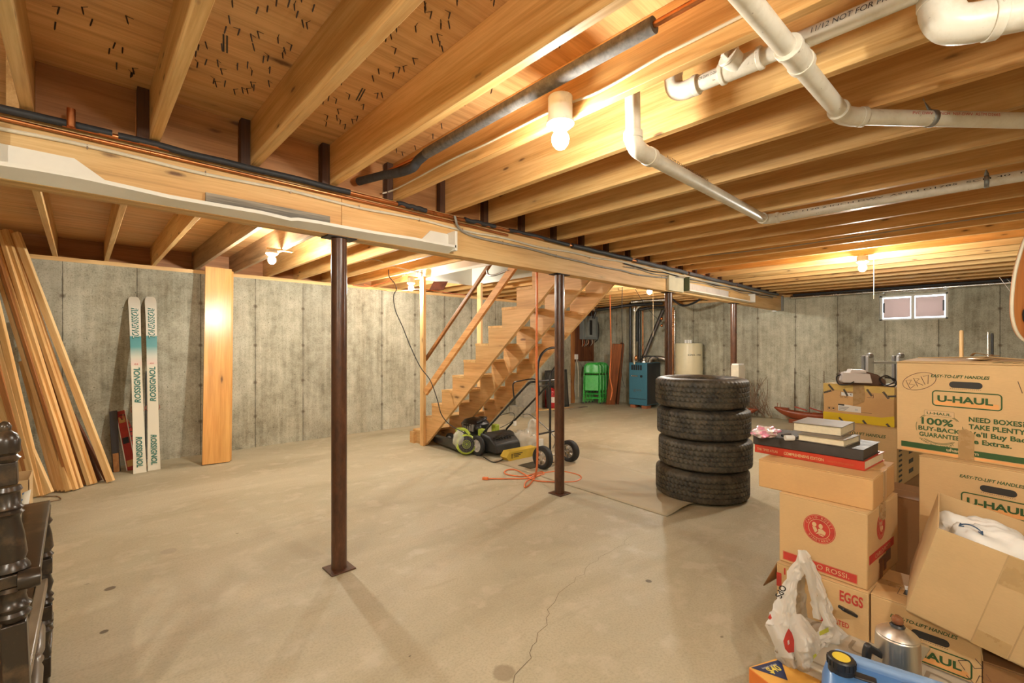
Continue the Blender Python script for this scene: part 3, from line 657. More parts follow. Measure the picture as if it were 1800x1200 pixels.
c_=atD(771,502,6.3); r_=V((sa,-ca,0)); MB().obox(c_,r_*.10,V((ca,sa,0))*.008,V((0,0,.06))+r_*.03).obj('plaque',wood('plaque',(.26,.08,.04),(.14,.04,.02),0,kn=.3),sg,world=True,bevel=.004)
tag(MB().tube(cr([atD(856,474,5.3),atD(858,482,5.3),atD(866,484,5.2),atD(880,480,5.1),atD(893,474,5.0)],5),.012,10).obj('grab_handle',GALV),'bent silver handle bar sticking out under the beam above the stair rail','handle bar')
# ============================================================ LUMBER AND SKIS ON THE LEFT
LUM=[wood('lumber_a',(.82,.58,.28),(.66,.40,.15),2,kn=.8,vary=.15),wood('lumber_b',(.86,.66,.36),(.72,.48,.21),2,kn=.8,vary=.1),wood('lumber_c',(.50,.24,.08),(.36,.15,.045),2,kn=.6,vary=.1)]
def plank(b,t,w_,th,mat,label,name='pine_board',group=None,n=None,cat='board'):
    b,t=V(b),V(t); d=(t-b).normalized(); n=V(n) if n is not None else V((-.5,-.85,0)); x=d.cross(n).normalized()*-1; y=d.cross(x).normalized()
    M=Matrix((x,y,d)).transposed().to_4x4(); M.translation=b
    L=(t-b).length; m=MB().box(-w_/2,w_/2,-th/2,th/2,0,L); o=m.obj(name,mat,bevel=.002,seg=1); o.matrix_basis=M; WM[o]=M
    # keep the lower end on the floor
    low=min((M@V(v.co)).z for v in o.data.vertices); o.location.z-=low-.001
    return tag(o,label,cat,group)
bases=[(195,848,1,.058),(166,851,0,.036),(158,853,0,.036),(149,853,2,.030),(141,859,0,.036),(133,862,0,.034),(127,862,2,.028),(116,862,1,.036)]
tops=[(28,404),(17,399),(9,398),(4,398),(0,400),(-9,402),(-17,404),(-25,406)]
nm_=['outermost long pale board of the leaning lumber, nearest the skis']+[f'long pine board leaning at the left wall, {ORD[i]} from the skis' for i in range(1,8)]
for i,((bx_,by_,c_,w_),(tx,ty)) in enumerate(zip(bases,tops)):
    B=atZ(bx_,by_); Tt=atY(tx,ty+7,6.70 if i%2 else 6.66); plank(B,Tt,w_,.038,LUM[c_],nm_[i],group='long boards leaning at left')
for i,(bx_,tx,ty) in enumerate(((121,62,597),(114,54,597),(107,47,597),(100,39,598))):
    B=atZ(bx_,865-i*.3); Tt=atD(tx,ty+40,(B.x*ca+B.y*sa)+.32); plank(B,Tt,.042,.036,LUM[1 if i%2 else 0],['short pine board at the right edge of the shorter bundle','second short pine board of the shorter bundle','third short pine board of the shorter bundle','short pine board at the left edge of the shorter bundle'][i],group='short boards leaning in front')
for i,(bx_,by_,tx,ty,c_) in enumerate(((73,873,-22,470,0),(66,874,-30,500,1),(60,874,-45,500,2),(54,870,-60,520,0),(46,868,-75,540,0))):
    B=atZ(bx_,by_); Tt=atY(tx,ty,6.5); plank(B,Tt,.05,.036,LUM[c_],f'pine board cut off by the photo left edge, {ORD[i]} of the left bundle',group='boards at the photo left edge')
B=atZ(84,872); plank(B,atD(-40,590,(B.x*ca+B.y*sa)+.05),.085,.035,LUM[1],'pale single board leaning across the front of the left bundle')
for i,(bx_,by_,tx,ty) in enumerate(((188,846,60,600),(176,846,52,560))):
    plank(atZ(bx_,by_),atY(tx,ty,6.7),.03,.03,W_DARK,['thin dark strip behind the outermost pale board','second thin dark strip behind the leaning lumber'][i],name='dark_strip')
# shelf board standing upright
B=atZ(380,815); B2=atY(376,452,6.80)
plank((B.x,B.y,0),(B2.x-.005,6.50,2.315),.275,.03,W_SHELF,'wide varnished pine board standing upright against the left wall with a bulb glare',name='varnished_board',n=(-.03,-1,0))
plank((B.x+.03,B.y+.05,0),(B2.x+.03,6.56,2.30),.27,.02,W_SHELF,'second varnished board hidden behind the upright varnished one',name='varnished_board',n=(0,-1,0))
# skis
def skimat():
    m=NT('ski_topsheet'); tc=m.N('TexCoord').outputs['Object']; z=m.N('SeparateXYZ',i0=tc).outputs[2]
    c=m.ramp(m.math('DIVIDE',z,2.0),[(.0,(.74,.70,.56)),(.585,(.74,.70,.56)),(.60,(.74,.60,.52)),(.64,(.60,.62,.52)),(.70,(.10,.33,.34)),(.76,(.07,.28,.30)),(.765,(.70,.68,.58)),(1.,(.70,.68,.58))])
    m.col(c); m.rough(.3); return m.m
SKM=skimat(); TEAL=plain('teal_print',(.03,.17,.13),.5,var=0.); 
def ski(b,t,label):
    b,t=V(b),V(t); d=(t-b).normalized(); x=V((1,0,0)); x=(x-d*x.dot(d)).normalized(); y=d.cross(x)
    M=Matrix((x,y,d)).transposed().to_4x4(); M.translation=b
    o=thing('ski',label,'ski',M=M,group='pair of skis'); L=(t-b).length+.06
    vs=[];N_=48
    for i in range(N_+1):
        s=i/N_; z=s*L; wv=.047+.009*(2*s-1)**2
        if s>.95: wv*=math.sqrt(max(0.0,1-((s-.95)/.05)**2))*.98+.02
        yo=(.0 if s<.88 else ((s-.88)/.12)**2*.07)+.006*math.sin(s*PI)*-1
        vs+=[(-wv,-.004+yo,z),(wv,-.004+yo,z),(wv,.006+yo,z),(-wv,.006+yo,z)]
    fs=[(i*4+k,i*4+(k+1)%4,(i+1)*4+(k+1)%4,(i+1)*4+k) for i in range(N_) for k in range(4)]+[(3,2,1,0),(N_*4,N_*4+1,N_*4+2,N_*4+3)]
    MB().add(vs,fs).obj('ski_body',SKM,o,sharp=50)
    for z0,h_,flip in ((.06,.33,1),(.76,.40,0),(1.50,.36,1)):
        s=(z0+h_/2)/L; yy=-.004+(.0 if s<.88 else ((s-.88)/.12)**2*.07)-.006
        if flip: text('ROSSIGNOL',o,(-.024,yy-.003,z0+h_),(0,0,-1),(1,0,0),.050,TEAL,w=h_,bold=.03,lift=.001,shear=.2) if z0<1 else (text('ROSSIGNOL',o,(-.026,-.008,z0+h_),(0,0,-1),(1,-.0,0),.054,TEAL,w=h_+.01,bold=.055,lift=.0015,shear=.2),text('ROSSIGNOL',o,(-.021,-.010,z0+h_+.004),(0,0,-1),(1,-.0,0),.048,plain('white_print',(.75,.74,.66),.5,var=0.),w=h_,bold=.0,lift=.0022,shear=.2))
        else: text('ROSSIGNOL',o,(.026,yy-.003,z0),(0,0,1),(-1,0,0),.052,TEAL,w=h_,bold=.03,lift=.001,shear=.2)
    text('4S.K',o,(-.02,-.0125,1.19),(1,0,0),(0,0,1),.018,REDP,w=.036,lift=.0003)
    MB().box(-.045,.045,.008,.05,.62,.74).obj('binding',BLKP,o,bevel=.006); MB().box(-.03,.03,.008,.07,.86,.98).obj('binding',BLKP,o,bevel=.01)
    MB().tube([(-.046,.02,.66),(-.062,.0,.69),(-.055,-.004,.72)],.004,6).tube([(.046,.02,.66),(.062,.0,.69),(.055,-.004,.72)],.004,6).obj('brake',plain('brake_red',(.35,.12,.08),.5),o)
    return o
a=atZ(246,831); ski(a,atY(236,524,6.80),'left ski of the leaning pair, white with teal band')
a=atZ(271,826); ski(a,atY(265,524,6.80),'right ski of the leaning pair, white with teal band')
p0=atZ(250,822)+V((.04,.1,0)); p1=p0+V((.02,.22,1.22))
sp=thing('ski_pole','dark ski pole standing between the two skis','ski pole',tuple(p0))
MB().tube([p0,p1],.007,8).obj('shaft',BLK,sp,world=True); MB().tube([p1-(p1-p0).normalized()*.02,p1+V((0,.01,.1))],.015,10).ball(p1+V((0,.01,.1)),.02).obj('grip',BLKP,sp,world=True); MB().lathe([(.004,0),(.03,.008),(.004,.012)],p0+V((0,0,.07)),(0,.2,1),14).obj('basket',BLKP,sp,world=True)
# snowshoe bundle: small red skis with tartan bag
PL=NT('red_tartan'); tc=PL.N('TexCoord').outputs['Object']; s_=PL.N('SeparateXYZ',i0=tc)
f1=PL.math('GREATER_THAN',PL.math('SINE',PL.math('MULTIPLY',s_.outputs[2],130.)),.75); f2=PL.math('GREATER_THAN',PL.math('SINE',PL.math('MULTIPLY',s_.outputs[0],150.)),.7)
c=PL.mix(f1,(.33,.03,.02),(.05,.015,.02)); c=PL.mix(PL.math('MULTIPLY',f2,.6),c,(.50,.30,.12)); PL.col(c); PL.rough(.8)
REDS=plain('red_lacquer',(.36,.03,.02),.35,var=.3)
q0,q1=atZ(232,826),atY(212,722,6.80)
k=thing('child_ski','short dark red child ski with white edges left of the tall skis','ski',tuple(q0))
d=(q1-q0).normalized(); MB().bar(q0,q1,.085,.012,(-.3,-1,0)).obj('ski_body',REDS,k,world=True,bevel=.004)
x_=d.cross(V((-.3,-1,0))).normalized(); n_=V((-.3,-1,0)).normalized()
for s in (-1,1): MB().bar(q0+x_*s*.041+n_*.007,q1+x_*s*.041+n_*.007,.008,.004,(-.3,-1,0)).obj('edge_stripe',WHT,k,world=True)
for f in (.12,.5,.85): MB().obox(q0+(q1-q0)*f+n_*.010,x_*.028,d*.035,n_*.004).obj('ski_patch',BLKP if f==.5 else plain('gold_patch',(.5,.28,.08),.5),k,world=True)
q0,q1=atD(238,815,5.05),atY(214,728,6.78)
m=MB(); P=cr([q1,atY(225,758,6.76),atY(236,790,6.72),atY(241,812,6.66),atY(243,824,6.6)],6); m.tube(P,[.025+.035*math.sin(i/len(P)*3) for i in range(len(P))],12)
tag(m.obj('tartan_blanket_roll',PL.m),'folded red tartan cloth hanging down between the child ski and tall skis','blanket')
q0,q1=atZ(205,829),atY(199,722,6.80)
k=thing('child_ski','dark grey child ski leaning behind the red one','ski',tuple(q0)); MB().bar(q0,q1,.07,.012,(-.3,-1,0)).obj('ski_body',plain('dark_ski',(.05,.045,.045),.4),k,world=True,bevel=.004)
MB().bar(q0+V((0,-.012,0)),q0+(q1-q0)*.3+V((0,-.012,0)),.05,.008,(-.3,-1,0)).obj('base_patch',LUM[2],k,world=True)
# ============================================================ TALL BLACK CABLE etc.
bc=tag(MB().tube(cr([atD(x,y,d_) for x,y,d_ in ((683,474,6.1),(684,486,6.0),(693,497,5.8),(697,508,5.6),(692,520,5.6),(695,545,5.6),(708,575,5.6),(722,610,5.6),(739,645,5.6),(756,668,5.6),(768,700,5.6),(775,726,5.6),(786,742,5.6),(800,752,5.6),(822,763,5.7))],6),.006,8).obj('black_power_cable',BLKP),'long black cable hanging from a joist and sweeping down to the mower','cable')
wires=[([(620,501,6.2),(650,503,6.2),(700,488,6.1),(735,470,6.0),(760,458,5.7)],ORC,'orange cable looped between joists left of the stairs'),([(640,500,6.2),(690,512,6.3),(740,508,6.3),(790,515,6.6),(830,520,7)],ORC,'second orange cable sagging toward the stairs'),([(745,480,5.7),(700,470,5.6),(660,456,5.5),(640,459,5.4)],NMW,'white cable strung across joists left of the stairs')]
for pts,mt,lb in wires: tag(MB().tube(cr([atD(*p) for p in pts],6),.006,7).obj('ceiling_cable',mt),lb,'cable')
# extension cord
oc=thing('extension_cord','orange extension cord hanging from the beam and coiled on the floor','cord',(3.1,3.0,0))
P=[(3.17,3.0,2.32),(3.175,3.0,1.9),(3.17,3.0,1.2),(3.18,3.0,.6),(3.2,3.02,.25),atZ(941,838,.008),atZ(930,852,.008),atZ(922,856,.008),atZ(926,845,.008),atZ(946,836,.008),atZ(956,833,.008),atZ(951,829,.008),atZ(925,836,.008),atZ(906,836,.008),atZ(888,832,.008),atZ(890,826,.008),atZ(905,825,.008),atZ(922,833,.008),atZ(938,843,.008),atZ(960,846,.008),atZ(1010,846,.008),atZ(1020,836,.008),atZ(985,828,.008),atZ(945,833,.008),atZ(928,840,.008),atZ(900,841,.008),atZ(858,841,.008)]
MB().tube(cr(P[:6],6),.0105,8).obj('cord_run',ORC,oc,world=True); MB().tube(cr(P[5:],6),.0068,8).obj('cord_coil',ORC,oc,world=True)
e=atZ(858,841,.012); MB().bar(e,e+(atZ(846,840,.012)-e).normalized()*.06,.035,.024).obj('plug_socket',ORC,oc,world=True,bevel=.004)
# ============================================================ LAWN MOWER
LIME=plain('lime_plastic',(.42,.55,.06),.4,var=.08); 
def wheel(parent,c,r,w_,ax=(1,0,0),rim=None,spokes=6):
    c=V(c); ax=V(ax).normalized()
    pr=[(r*.62,-w_*.42),(r*.80,-w_*.5),(r*.94,-w_*.46),(r,-w_*.3),(r,w_*.3),(r*.94,w_*.46),(r*.80,w_*.5),(r*.62,w_*.42)]
    MB().lathe(pr,c,ax,32,ring=True).obj('tyre',RUB,parent,world=True,sharp=50)
    m=MB().lathe([(.004,-w_*.40),(r*.22,-w_*.46),(r*.25,-w_*.3),(r*.5,-w_*.18),(r*.60,-w_*.40),(r*.66,-w_*.40),(r*.66,w_*.40),(r*.60,w_*.40),(r*.5,w_*.18),(r*.25,w_*.3),(r*.22,w_*.46),(.004,w_*.40)],c,ax,24)
    x,y,_=frame(ax)
    for i in range(spokes):
        a=2*PI*i/spokes; u=x*math.cos(a)+y*math.sin(a); v=ax.cross(u); m.obox(c+u*r*.42,u*r*.2,v*r*.045,ax*w_*.42)
    m.obj('wheel_hub',rim or plain('grey_hub',(.45,.43,.40),.5),parent,world=True)
MO=thing('lawn_mower','lime and black push lawn mower parked under the stairs','lawn mower',(3.87,4.7,0))
for x_,y_ in ((3.60,4.42),(4.14,4.42),(3.62,5.02),(4.12,5.02)): wheel(MO,(x_,y_,.125 if y_<4.6 else .10),.125 if y_<4.6 else .10,.05)
def loft(secs,n=20):
    """secs: list of (center, halfx, halfy, power) stacked along z"""
    m=MB();vs=[]
    for c,hx,hy,p in secs:
        for k in range(n):
            a=2*PI*k/n; cx_,sx_=math.cos(a),math.sin(a)
            vs.append(V(c)+V((math.copysign(abs(cx_)**p,cx_)*hx,math.copysign(abs(sx_)**p,sx_)*hy,0)))
    L=len(secs); fs=[(i*n+k,i*n+(k+1)%n,(i+1)*n+(k+1)%n,(i+1)*n+k) for i in range(L-1) for k in range(n)]+[tuple(range(n))[::-1],tuple((L-1)*n+k for k in range(n))]
    return m.add(vs,fs)
loft([((3.87,4.74,.06),.24,.33,.5),((3.87,4.74,.12),.25,.34,.5),((3.87,4.74,.17),.22,.31,.6),((3.87,4.76,.20),.16,.2,.8)]).obj('deck',plain('mower_deck',(.07,.08,.03),.4,var=.3),MO,world=True)
loft([((3.87,4.80,.19),.12,.14,.7),((3.87,4.80,.27),.15,.17,.6),((3.87,4.80,.33),.16,.18,.6),((3.87,4.80,.38),.13,.15,.8),((3.87,4.80,.40),.07,.08,1)]).obj('engine',BLKP,MO,world=True)
for k in range(5): MB().box(3.715,3.735,4.66+k*.05,4.69+k*.05,.25,.34).obj('cooling_fin',plain('grey_fin',(.25,.24,.23),.5),MO,world=True)
MB().tube(cr([(3.78,4.66,.36),(3.87,4.62,.40),(3.97,4.70,.40),(3.99,4.86,.38)],5),.022,10).obj('engine_shroud',plain('charcoal',(.04,.04,.045),.3),MO,world=True)
MB().ball((3.76,4.60,.30),.045).obj('fuel_cap',BLKP,MO,world=True); MB().box(3.73,3.80,4.50,4.58,.20,.30).obj('bracket',LIME,MO,world=True,bevel=.01); MB().box(3.96,4.04,4.50,4.58,.22,.33).obj('bracket',LIME,MO,world=True,bevel=.01)
MB().prism([(4.50,.05),(4.46,.27),(4.28,.24),(4.16,.16),(4.14,.05)],(3.67,0,0),(0,1,0),(0,0,1),(.42,0,0)).obj('rear_flap',plain('grass_bag',(.022,.022,.02),.55,var=.3),MO,world=True,bevel=.02)
for k in range(7): MB().box(3.72+k*.045,3.74+k*.045,4.19,4.30,.225,.232).obj('grille_slot',BLK,MO,world=True)
for x_ in (3.70,4.10):
    MB().tube([(x_,4.50,.16),(x_,4.42,.28),(x_,3.62,.955)] ,.0125,10).obj('handle_tube',BLK,MO,world=True)
MB().tube(cr([(3.70,3.66,.92),(3.705,3.60,.96),(3.74,3.56,.965),(4.06,3.56,.965),(4.095,3.60,.96),(4.10,3.66,.92)],5),.013,10).obj('handle_bar',BLK,MO,world=True)
MB().tube(cr([atX(904,700,3.66),atX(902,684,3.66),atX(903,673,3.67),atX(915,669,3.70),atX(938,666,3.85),atX(946,674,3.95),atX(948,690,3.98)],5),.008,8).obj('brake_bail',BLK,MO,world=True)
MB().tube(cr([(3.72,4.2,.5),(3.85,4.05,.55),(4.0,4.2,.42),(3.98,4.42,.3)],8),.004,6).obj('control_cable',BLKP,MO,world=True); MB().tube(cr([(4.08,4.1,.5),(4.3,4.15,.45),(4.45,3.9,.2),(4.2,3.7,.12)],8),.005,6).obj('control_cable',BLKP,MO,world=True)
MB().tube(cr([atZ(850,803,.01),atZ(868,812,.01),atZ(885,805,.01),atZ(880,790,.02)],6),.006,6).obj('control_cable',BLKP,MO,world=True)
MB().obox(atD(905,744,5.9),(.02,0,0),(0,.01,0),(0,0,.03)).obj('cable_tag',WHT,MO,world=True)
# leaf blower
c=atZ(824,803); LB_=thing('leaf_blower','lime green leaf blower with black tube lying beside the stair post','leaf blower',(c.x,c.y,0))
bc_=V((c.x+.06,c.y+.14,.13)); ax=V((-.45,-.80,.15)).normalized()
MB().lathe([(.02,-.14),(.075,-.13),(.11,-.07),(.125,0),(.125,.06),(.11,.075),(.02,.076)],bc_,ax,28).obj('fan_housing',LIME,LB_,world=True)
MB().lathe([(.01,.072),(.095,.078),(.115,.070),(.118,.055)],bc_,ax,28).obj('intake_grille',BLKP,LB_,world=True)
x_,y__,_=frame(ax); m=MB()
for k in range(5): m.lathe([(.018+.018*k,.079),(.022+.018*k,.083),(.026+.018*k,.079)],bc_,ax,28,ring=True)
for k in range(12): a=k*PI/6; u=x_*math.cos(a)+y__*math.sin(a); m.obox(bc_+ax*.081+u*.06,u*.045,ax.cross(u)*.002,ax*.003)
m.obj('grille_rings',plain('grille_grey',(.09,.09,.09),.4),LB_,world=True)
t0=atZ(768,771,.075); t1=bc_+V((-.02,.08,-.03))
MB().tube([t0,t0+(t1-t0)*.45],.058,20).obj('blow_tube',BLKP,LB_,world=True); MB().tube([t0+(t1-t0)*.42,t1],[.060,.075],20).obj('blow_tube',plain('tube_grey',(.035,.035,.03),.5),LB_,world=True)
MB().tube(cr([bc_+V((-.03,.05,.08)),bc_+V((-.05,.12,.17)),bc_+V((0,.02,.18)),bc_+V((.03,-.04,.12))],5),.02,10).obj('blower_handle',LIME,LB_,world=True)
CLR=NT('clear_film'); CLR.col((.85,.84,.76)); CLR.rough(.18); CLR.b.inputs['Alpha'].default_value=.42; CLR=CLR.m
CLRG=NT('crumpled_film'); CLRG.col((.80,.80,.76)); CLRG.rough(.25); CLRG.b.inputs['Alpha'].default_value=.75; CLRG=CLRG.m
def crumple(c,sx,sy_,sz_,seed,n=36,amp=.35,floor=None):
    rs=random.Random(seed); o=V((rs.uniform(0,50),)*3); m=MB().ball(c,1,(sx,sy_,sz_),n)
    for v in m.v:
        d=(v-V(c)); q=V((d.x/sx,d.y/sy_,d.z/sz_)); k=1+amp*(noise.noise(q*2.1+o)+.5*abs(noise.noise(q*5+o))+.25*noise.noise(q*11+o))
        v.x,v.y,v.z=(V(c)+d*k); 
        if floor is not None and v.z<floor: v.z=floor+.001*abs(v.z-floor)
    return m
tag(crumple(bc_+V((-.08,.03,.06)),.08,.07,.10,4,28).obj('clear_plastic_bag',CLR,sharp=80),'clear plastic bag draped over the leaf blower','plastic bag')
c=atZ(926,792); tag(crumple(V((c.x,c.y+.05,.12)),.16,.14,.14,5,32,floor=.003).obj('clear_plastic_bag',CLR,sharp=80),'crumpled clear plastic bag behind the yellow carton','plastic bag')
tag(crumple(atD(937,751,5.6),.07,.05,.10,9,28).obj('clear_plastic_wrap',CLR,sharp=80),'small pale plastic wrap behind the left tube of the hand truck','plastic wrap')
# yellow carton
YEL=plain('yellow_carton',(.62,.44,.05),.6,var=.08); a=atZ(896,811); b=atZ(944,801)
an=math.atan2(b.y-a.y,b.x-a.x); L=(b-a).length
yc=thing('yellow_carton','long yellow carton on the floor beside the hand truck wheel','carton',tuple(a),an)
MB().box(0,L,0,.12,0,.115).obj('carton_body',YEL,yc,bevel=.003); MB().prism([(0,0),(0,.115),(-.05,.05)],(0,.0,0),(1,0,0),(0,0,1),(0,.12,0)).obj('end_flap',YEL,yc)
for k in range(3): MB().box(.06,.2-.03*k,-.0015,0,.075-.018*k,.083-.018*k).obj('print_line',INK,yc)
MB().box(.03,.04,-.0015,0,.03,.085).obj('print_line',INK,yc)
c=atZ(945,790); tag(MB().box(c.x-.02,c.x+.12,c.y,c.y+.12,0,.13).obj('clear_tub',CLRG,bevel=.01),'small translucent tub standing behind the hand truck','tub')
# ============================================================ HAND TRUCK
HT=thing('hand_truck','black two-wheeled hand truck with loop handle standing behind the second column','hand truck',(3.95,3.45,0))
for x_ in (3.735,4.20): wheel(HT,(x_,3.44,.128),.128,.085,(1,0,.0),rim=STEEL,spokes=5)
MB().tube([(3.70,3.44,.128),(4.24,3.44,.128)],.010,10).obj('axle',STEEL,HT,world=True)
HP=[(945,668),(945,650),(947,634),(953,621),(963,613),(975,611),(984,615),(986,624),(983,634),(976,645),(969,656),(967,668)]
PP=[atY(x,y,3.50) for x,y in HP]; xl,xr_=PP[0].x,PP[-1].x
MB().tube([(xl,3.50,.10)]+cr(PP,4)+[(xr_,3.50,.10)],.0135,12).obj('frame_tube',BLK,HT,world=True)
for z_ in (.38,.92): MB().tube([(xl,3.50,z_),(4.12 if z_<.5 else xr_,3.50,z_+.0)],.011,10).obj('cross_bar',BLK,HT,world=True)
MB().box(3.62,4.02,3.52,3.72,.004,.010).obj('toe_plate',plain('toe_plate',(.10,.09,.07),.5,.6),HT,world=True); MB().box(xl-.02,xr_+.02,3.495,3.52,.01,.16).obj('back_plate',BLK,HT,world=True)
# ============================================================ BEHIND THE STAIRS
CON=plain('grey_block',(.36,.34,.28),.9,var=.2,sc=12.)
def cinder(x,y,z,rz,label):
    t=thing('cinder_block',label,'cinder block',(x,y,z),rz,group='concrete blocks'); m=MB().box(-.2,.2,-.1,-.07,0,.19).box(-.2,.2,.07,.1,0,.19)
    for a in (-.2,-.0175,.165): m.box(a,a+.035,-.07,.07,0,.19)
    m.obj('block_body',CON,t); return t
cinder(6.25,6.35,0,PI/2,'grey concrete block on the floor below the stair, its holes facing out'); cinder(6.60,6.55,0,.1,'lower block of the stacked grey concrete blocks by left wall'); cinder(6.60,6.55,.19,.1,'middle block of the stacked grey concrete blocks by left wall'); cinder(6.60,6.55,.38,.1,'top block of the stacked grey concrete blocks by left wall')
R_=V((sa,-ca,0)); F_=V((ca,sa,0))
def leanrect(px0,px1,ytop,ybot,d_,tilt,depth=.03,skew=0.):
    b0=atD(px0,ybot,d_); b1=atD(px1,ybot,d_); h_=(ybot-ytop)/CF*d_
    b0.z=b1.z=max(0.002,b0.z); return b0,b1,h_
fr=thing('white_picture_frame','white-framed panel leaning at the left wall behind the hand truck','frame',tuple(atZ(940,715)))
b0=atZ(929,716); b1=atZ(958,712); up=(V((-.10,.10,1))).normalized(); ex_=(b1-b0).normalized(); W_=(b1-b0).length; H_=.72; nn=ex_.cross(up)
for s0,s1,t0_,t1_ in ((0,W_,0,.05),(0,W_,H_-.05,H_),(0,.05,0,H_),(W_-.05,W_,0,H_)):
    MB().obox(b0+ex_*(s0+s1)/2+up*(t0_+t1_)/2,ex_*(s1-s0)/2,up*(t1_-t0_)/2,nn*.015).obj('frame_rail',WHT,fr,world=True,bevel=.003)
MB().obox(b0+ex_*W_/2+up*H_/2-nn*.0,ex_*(W_/2-.04),up*(H_/2-.04),nn*.004).obj('panel',plain('greige',(.26,.23,.18),.5),fr,world=True)
b0=atZ(962,719); b1=atZ(1000,714); ex_=(b1-b0).normalized(); W_=(b1-b0).length; up=V((.02,.10,1)).normalized(); nn=ex_.cross(up)
bp=thing('black_board','flat black board leaning at the left wall behind the second column','board',tuple(b0)); MB().obox(b0+ex_*W_/2+up*.42,ex_*W_/2,up*.42,nn*.012).obj('board_panel',plain('matt_black',(.025,.025,.025),.6),bp,world=True,bevel=.003); MB().obox(b0+ex_*W_/2+up*.42+nn*.012,ex_*(W_/2-.05),up*.37,nn*.004).obj('board_face',plain('dark_olive',(.06,.055,.045),.5),bp,world=True)
RED=plain('red_enamel',(.42,.02,.02),.3)
for q,(px_,lb) in enumerate(((971,'red fire extinguisher standing by the left wall, nearer the second column'),(964,'second red cylinder partly hidden left of the fire extinguisher'))):
    c=atZ(px_,718-q*2); t=thing('fire_extinguisher',lb,'fire extinguisher',(c.x,c.y,0),group='fire extinguishers')
    MB().lathe([(.06,0),(.072,.01),(.075,.03),(.075,.36),(.06,.41),(.025,.44),(.02,.46)],n=24).obj('cylinder',RED,t)
    MB().box(-.02,.02,-.06,.05,.46,.475).box(-.012,.012,-.09,.04,.49,.50).obj('valve_lever',BLK,t,bevel=.002); MB().tube(cr([(.02,-.02,.465),(.08,-.03,.44),(.09,-.03,.3),(.085,-.03,.15)],5),.009,8).obj('hose',RUB,t)
    if q==0: MB().lathe([(.0755,.14),(.0755,.26)],(0,0,0),(0,0,1),24).obj('label_band',plain('label_white',(.7,.66,.6),.5,var=.3,sc=60.),t)
# black figurine
c=atZ(938,722); fg=thing('black_figurine','black figurine statue standing in front of the white-framed panel','statue',(c.x,c.y,0))
m=loft([((0,0,0),.08,.08,1),((0,0,.03),.08,.08,1),((0,0,.04),.05,.05,1),((.0,0,.18),.065,.06,1),((.01,0,.27),.045,.04,1),((0,0,.34),.07,.05,1),((0,0,.38),.03,.03,1),((0,0,.40),.028,.03,1)],16)
m.ball((0,-.005,.45),.052,(1,1.05,1.2)).tube([(-.06,0,.34),(-.11,-.03,.26),(-.05,-.07,.24)],.018,8).tube([(.06,0,.34),(.1,-.02,.25),(.03,-.06,.22)],.018,8); m.obj('statue_body',plain('black_bronze',(.025,.022,.02),.35),fg)
MB().ball((0,.01,.475),.056,(1,1,1)).obj('statue_hair',plain('black_bronze2',(.02,.018,.018),.6),fg)
for q,(a,b,w_,lb) in enumerate((((925,722),(1010,716),.09,'pale board lying on the floor in front of the fire extinguisher'),((975,722),(1030,714),.10,'dark board lying flat on the floor near the green chairs'),((920,714),(960,720),.06,'narrow pale board lying beside the figurine'))):
    A_,B_=atZ(*a,.012+.0),atZ(*b,.012); tag(MB().bar(A_,B_,w_,.022).obj('floor_board',[W_X,W_GREY,W_X][q],bevel=.002),lb,'board')
# electrical board and panel on left wall near corner
eb=thing('electrical_backboard','brown plywood backboard carrying the electrical panel near the corner','backboard',(8.8,YW,1.6))
x0_=atY(1007,600,6.84).x; x1_=atY(1044,600,6.84).x
MB().box(x0_+.06,x1_,YW-.018,YW-.001,1.0,2.25).obj('plywood_sheet',W_DARK,eb,world=True)
tag(MB().box(x0_-.06,x0_+.05,YW-.04,YW-.001,.02,2.27).obj('wall_stud',LUM[2],bevel=.002),'orange-brown upright stud on the wall left of the electrical panel','board')
ep=thing('breaker_box','grey metal breaker box on the brown plywood by the corner','electrical panel',(9.05,YW-.02,1.8))
xa,xb=atY(1022,575,6.78).x,atY(1048,575,6.78).x
GP=plain('panel_grey',(.21,.24,.24),.4,var=.05); MB().box(xa,xb,YW-.13,YW-.019,1.53,2.10).obj('enclosure',GP,ep,world=True,bevel=.006)
MB().box(xa+.09,xb-.09,YW-.138,YW-.13,1.59,2.04).obj('panel_cover',plain('panel_light',(.30,.33,.32),.4),ep,world=True,bevel=.002)
xm=(xa+xb)/2
MB().box(xm-.05,xm+.05,YW-.142,YW-.138,1.64,2.0).obj('breaker_slot',BLK,ep,world=True)
for k in range(12):
    for s in (-1,1): MB().box(xm+s*.024-.02,xm+s*.024+.02,YW-.150,YW-.142,1.65+k*.029,1.65+k*.029+.022).obj('breaker',BLKP,ep,world=True)
for q in range(9):
    x_=xa+.05+q*.05; m=MB().tube(cr([(x_,YW-.07,1.535),(x_+.02*math.sin(q*2),YW-.08,1.45),(x_+.03*math.cos(q),YW-.04,1.36+.02*(q%3))],5),.007,6); m.obj('service_wire',[NMW,ORC,BLKP,NMG][q%4],ep,world=True)
m=MB().tube(cr([(xb-.02,YW-.07,2.08),(xb+.02,YW-.12,1.95),(xb+.05,YW-.12,1.75),(xb+.02,YW-.12,1.55),(xb-.06,YW-.08,1.46)],6),.012,8).obj('service_wire',BLKP,ep,world=True)
MB().tube([(xm+.12,YW-.07,2.10),(xm+.12,YW-.07,2.30)],.022,12).obj('riser_conduit',BLK,ep,world=True)
sb=thing('wall_switch','small white outlet box with cables hanging at the stud','outlet box',tuple(atY(1012,628,6.80)))
c=atY(1013,627,6.80); MB().box(c.x-.05,c.x+.05,YW-.08,YW-.04,c.z-.06,c.z+.06).obj('box_body',WHTP,sb,world=True,bevel=.005)
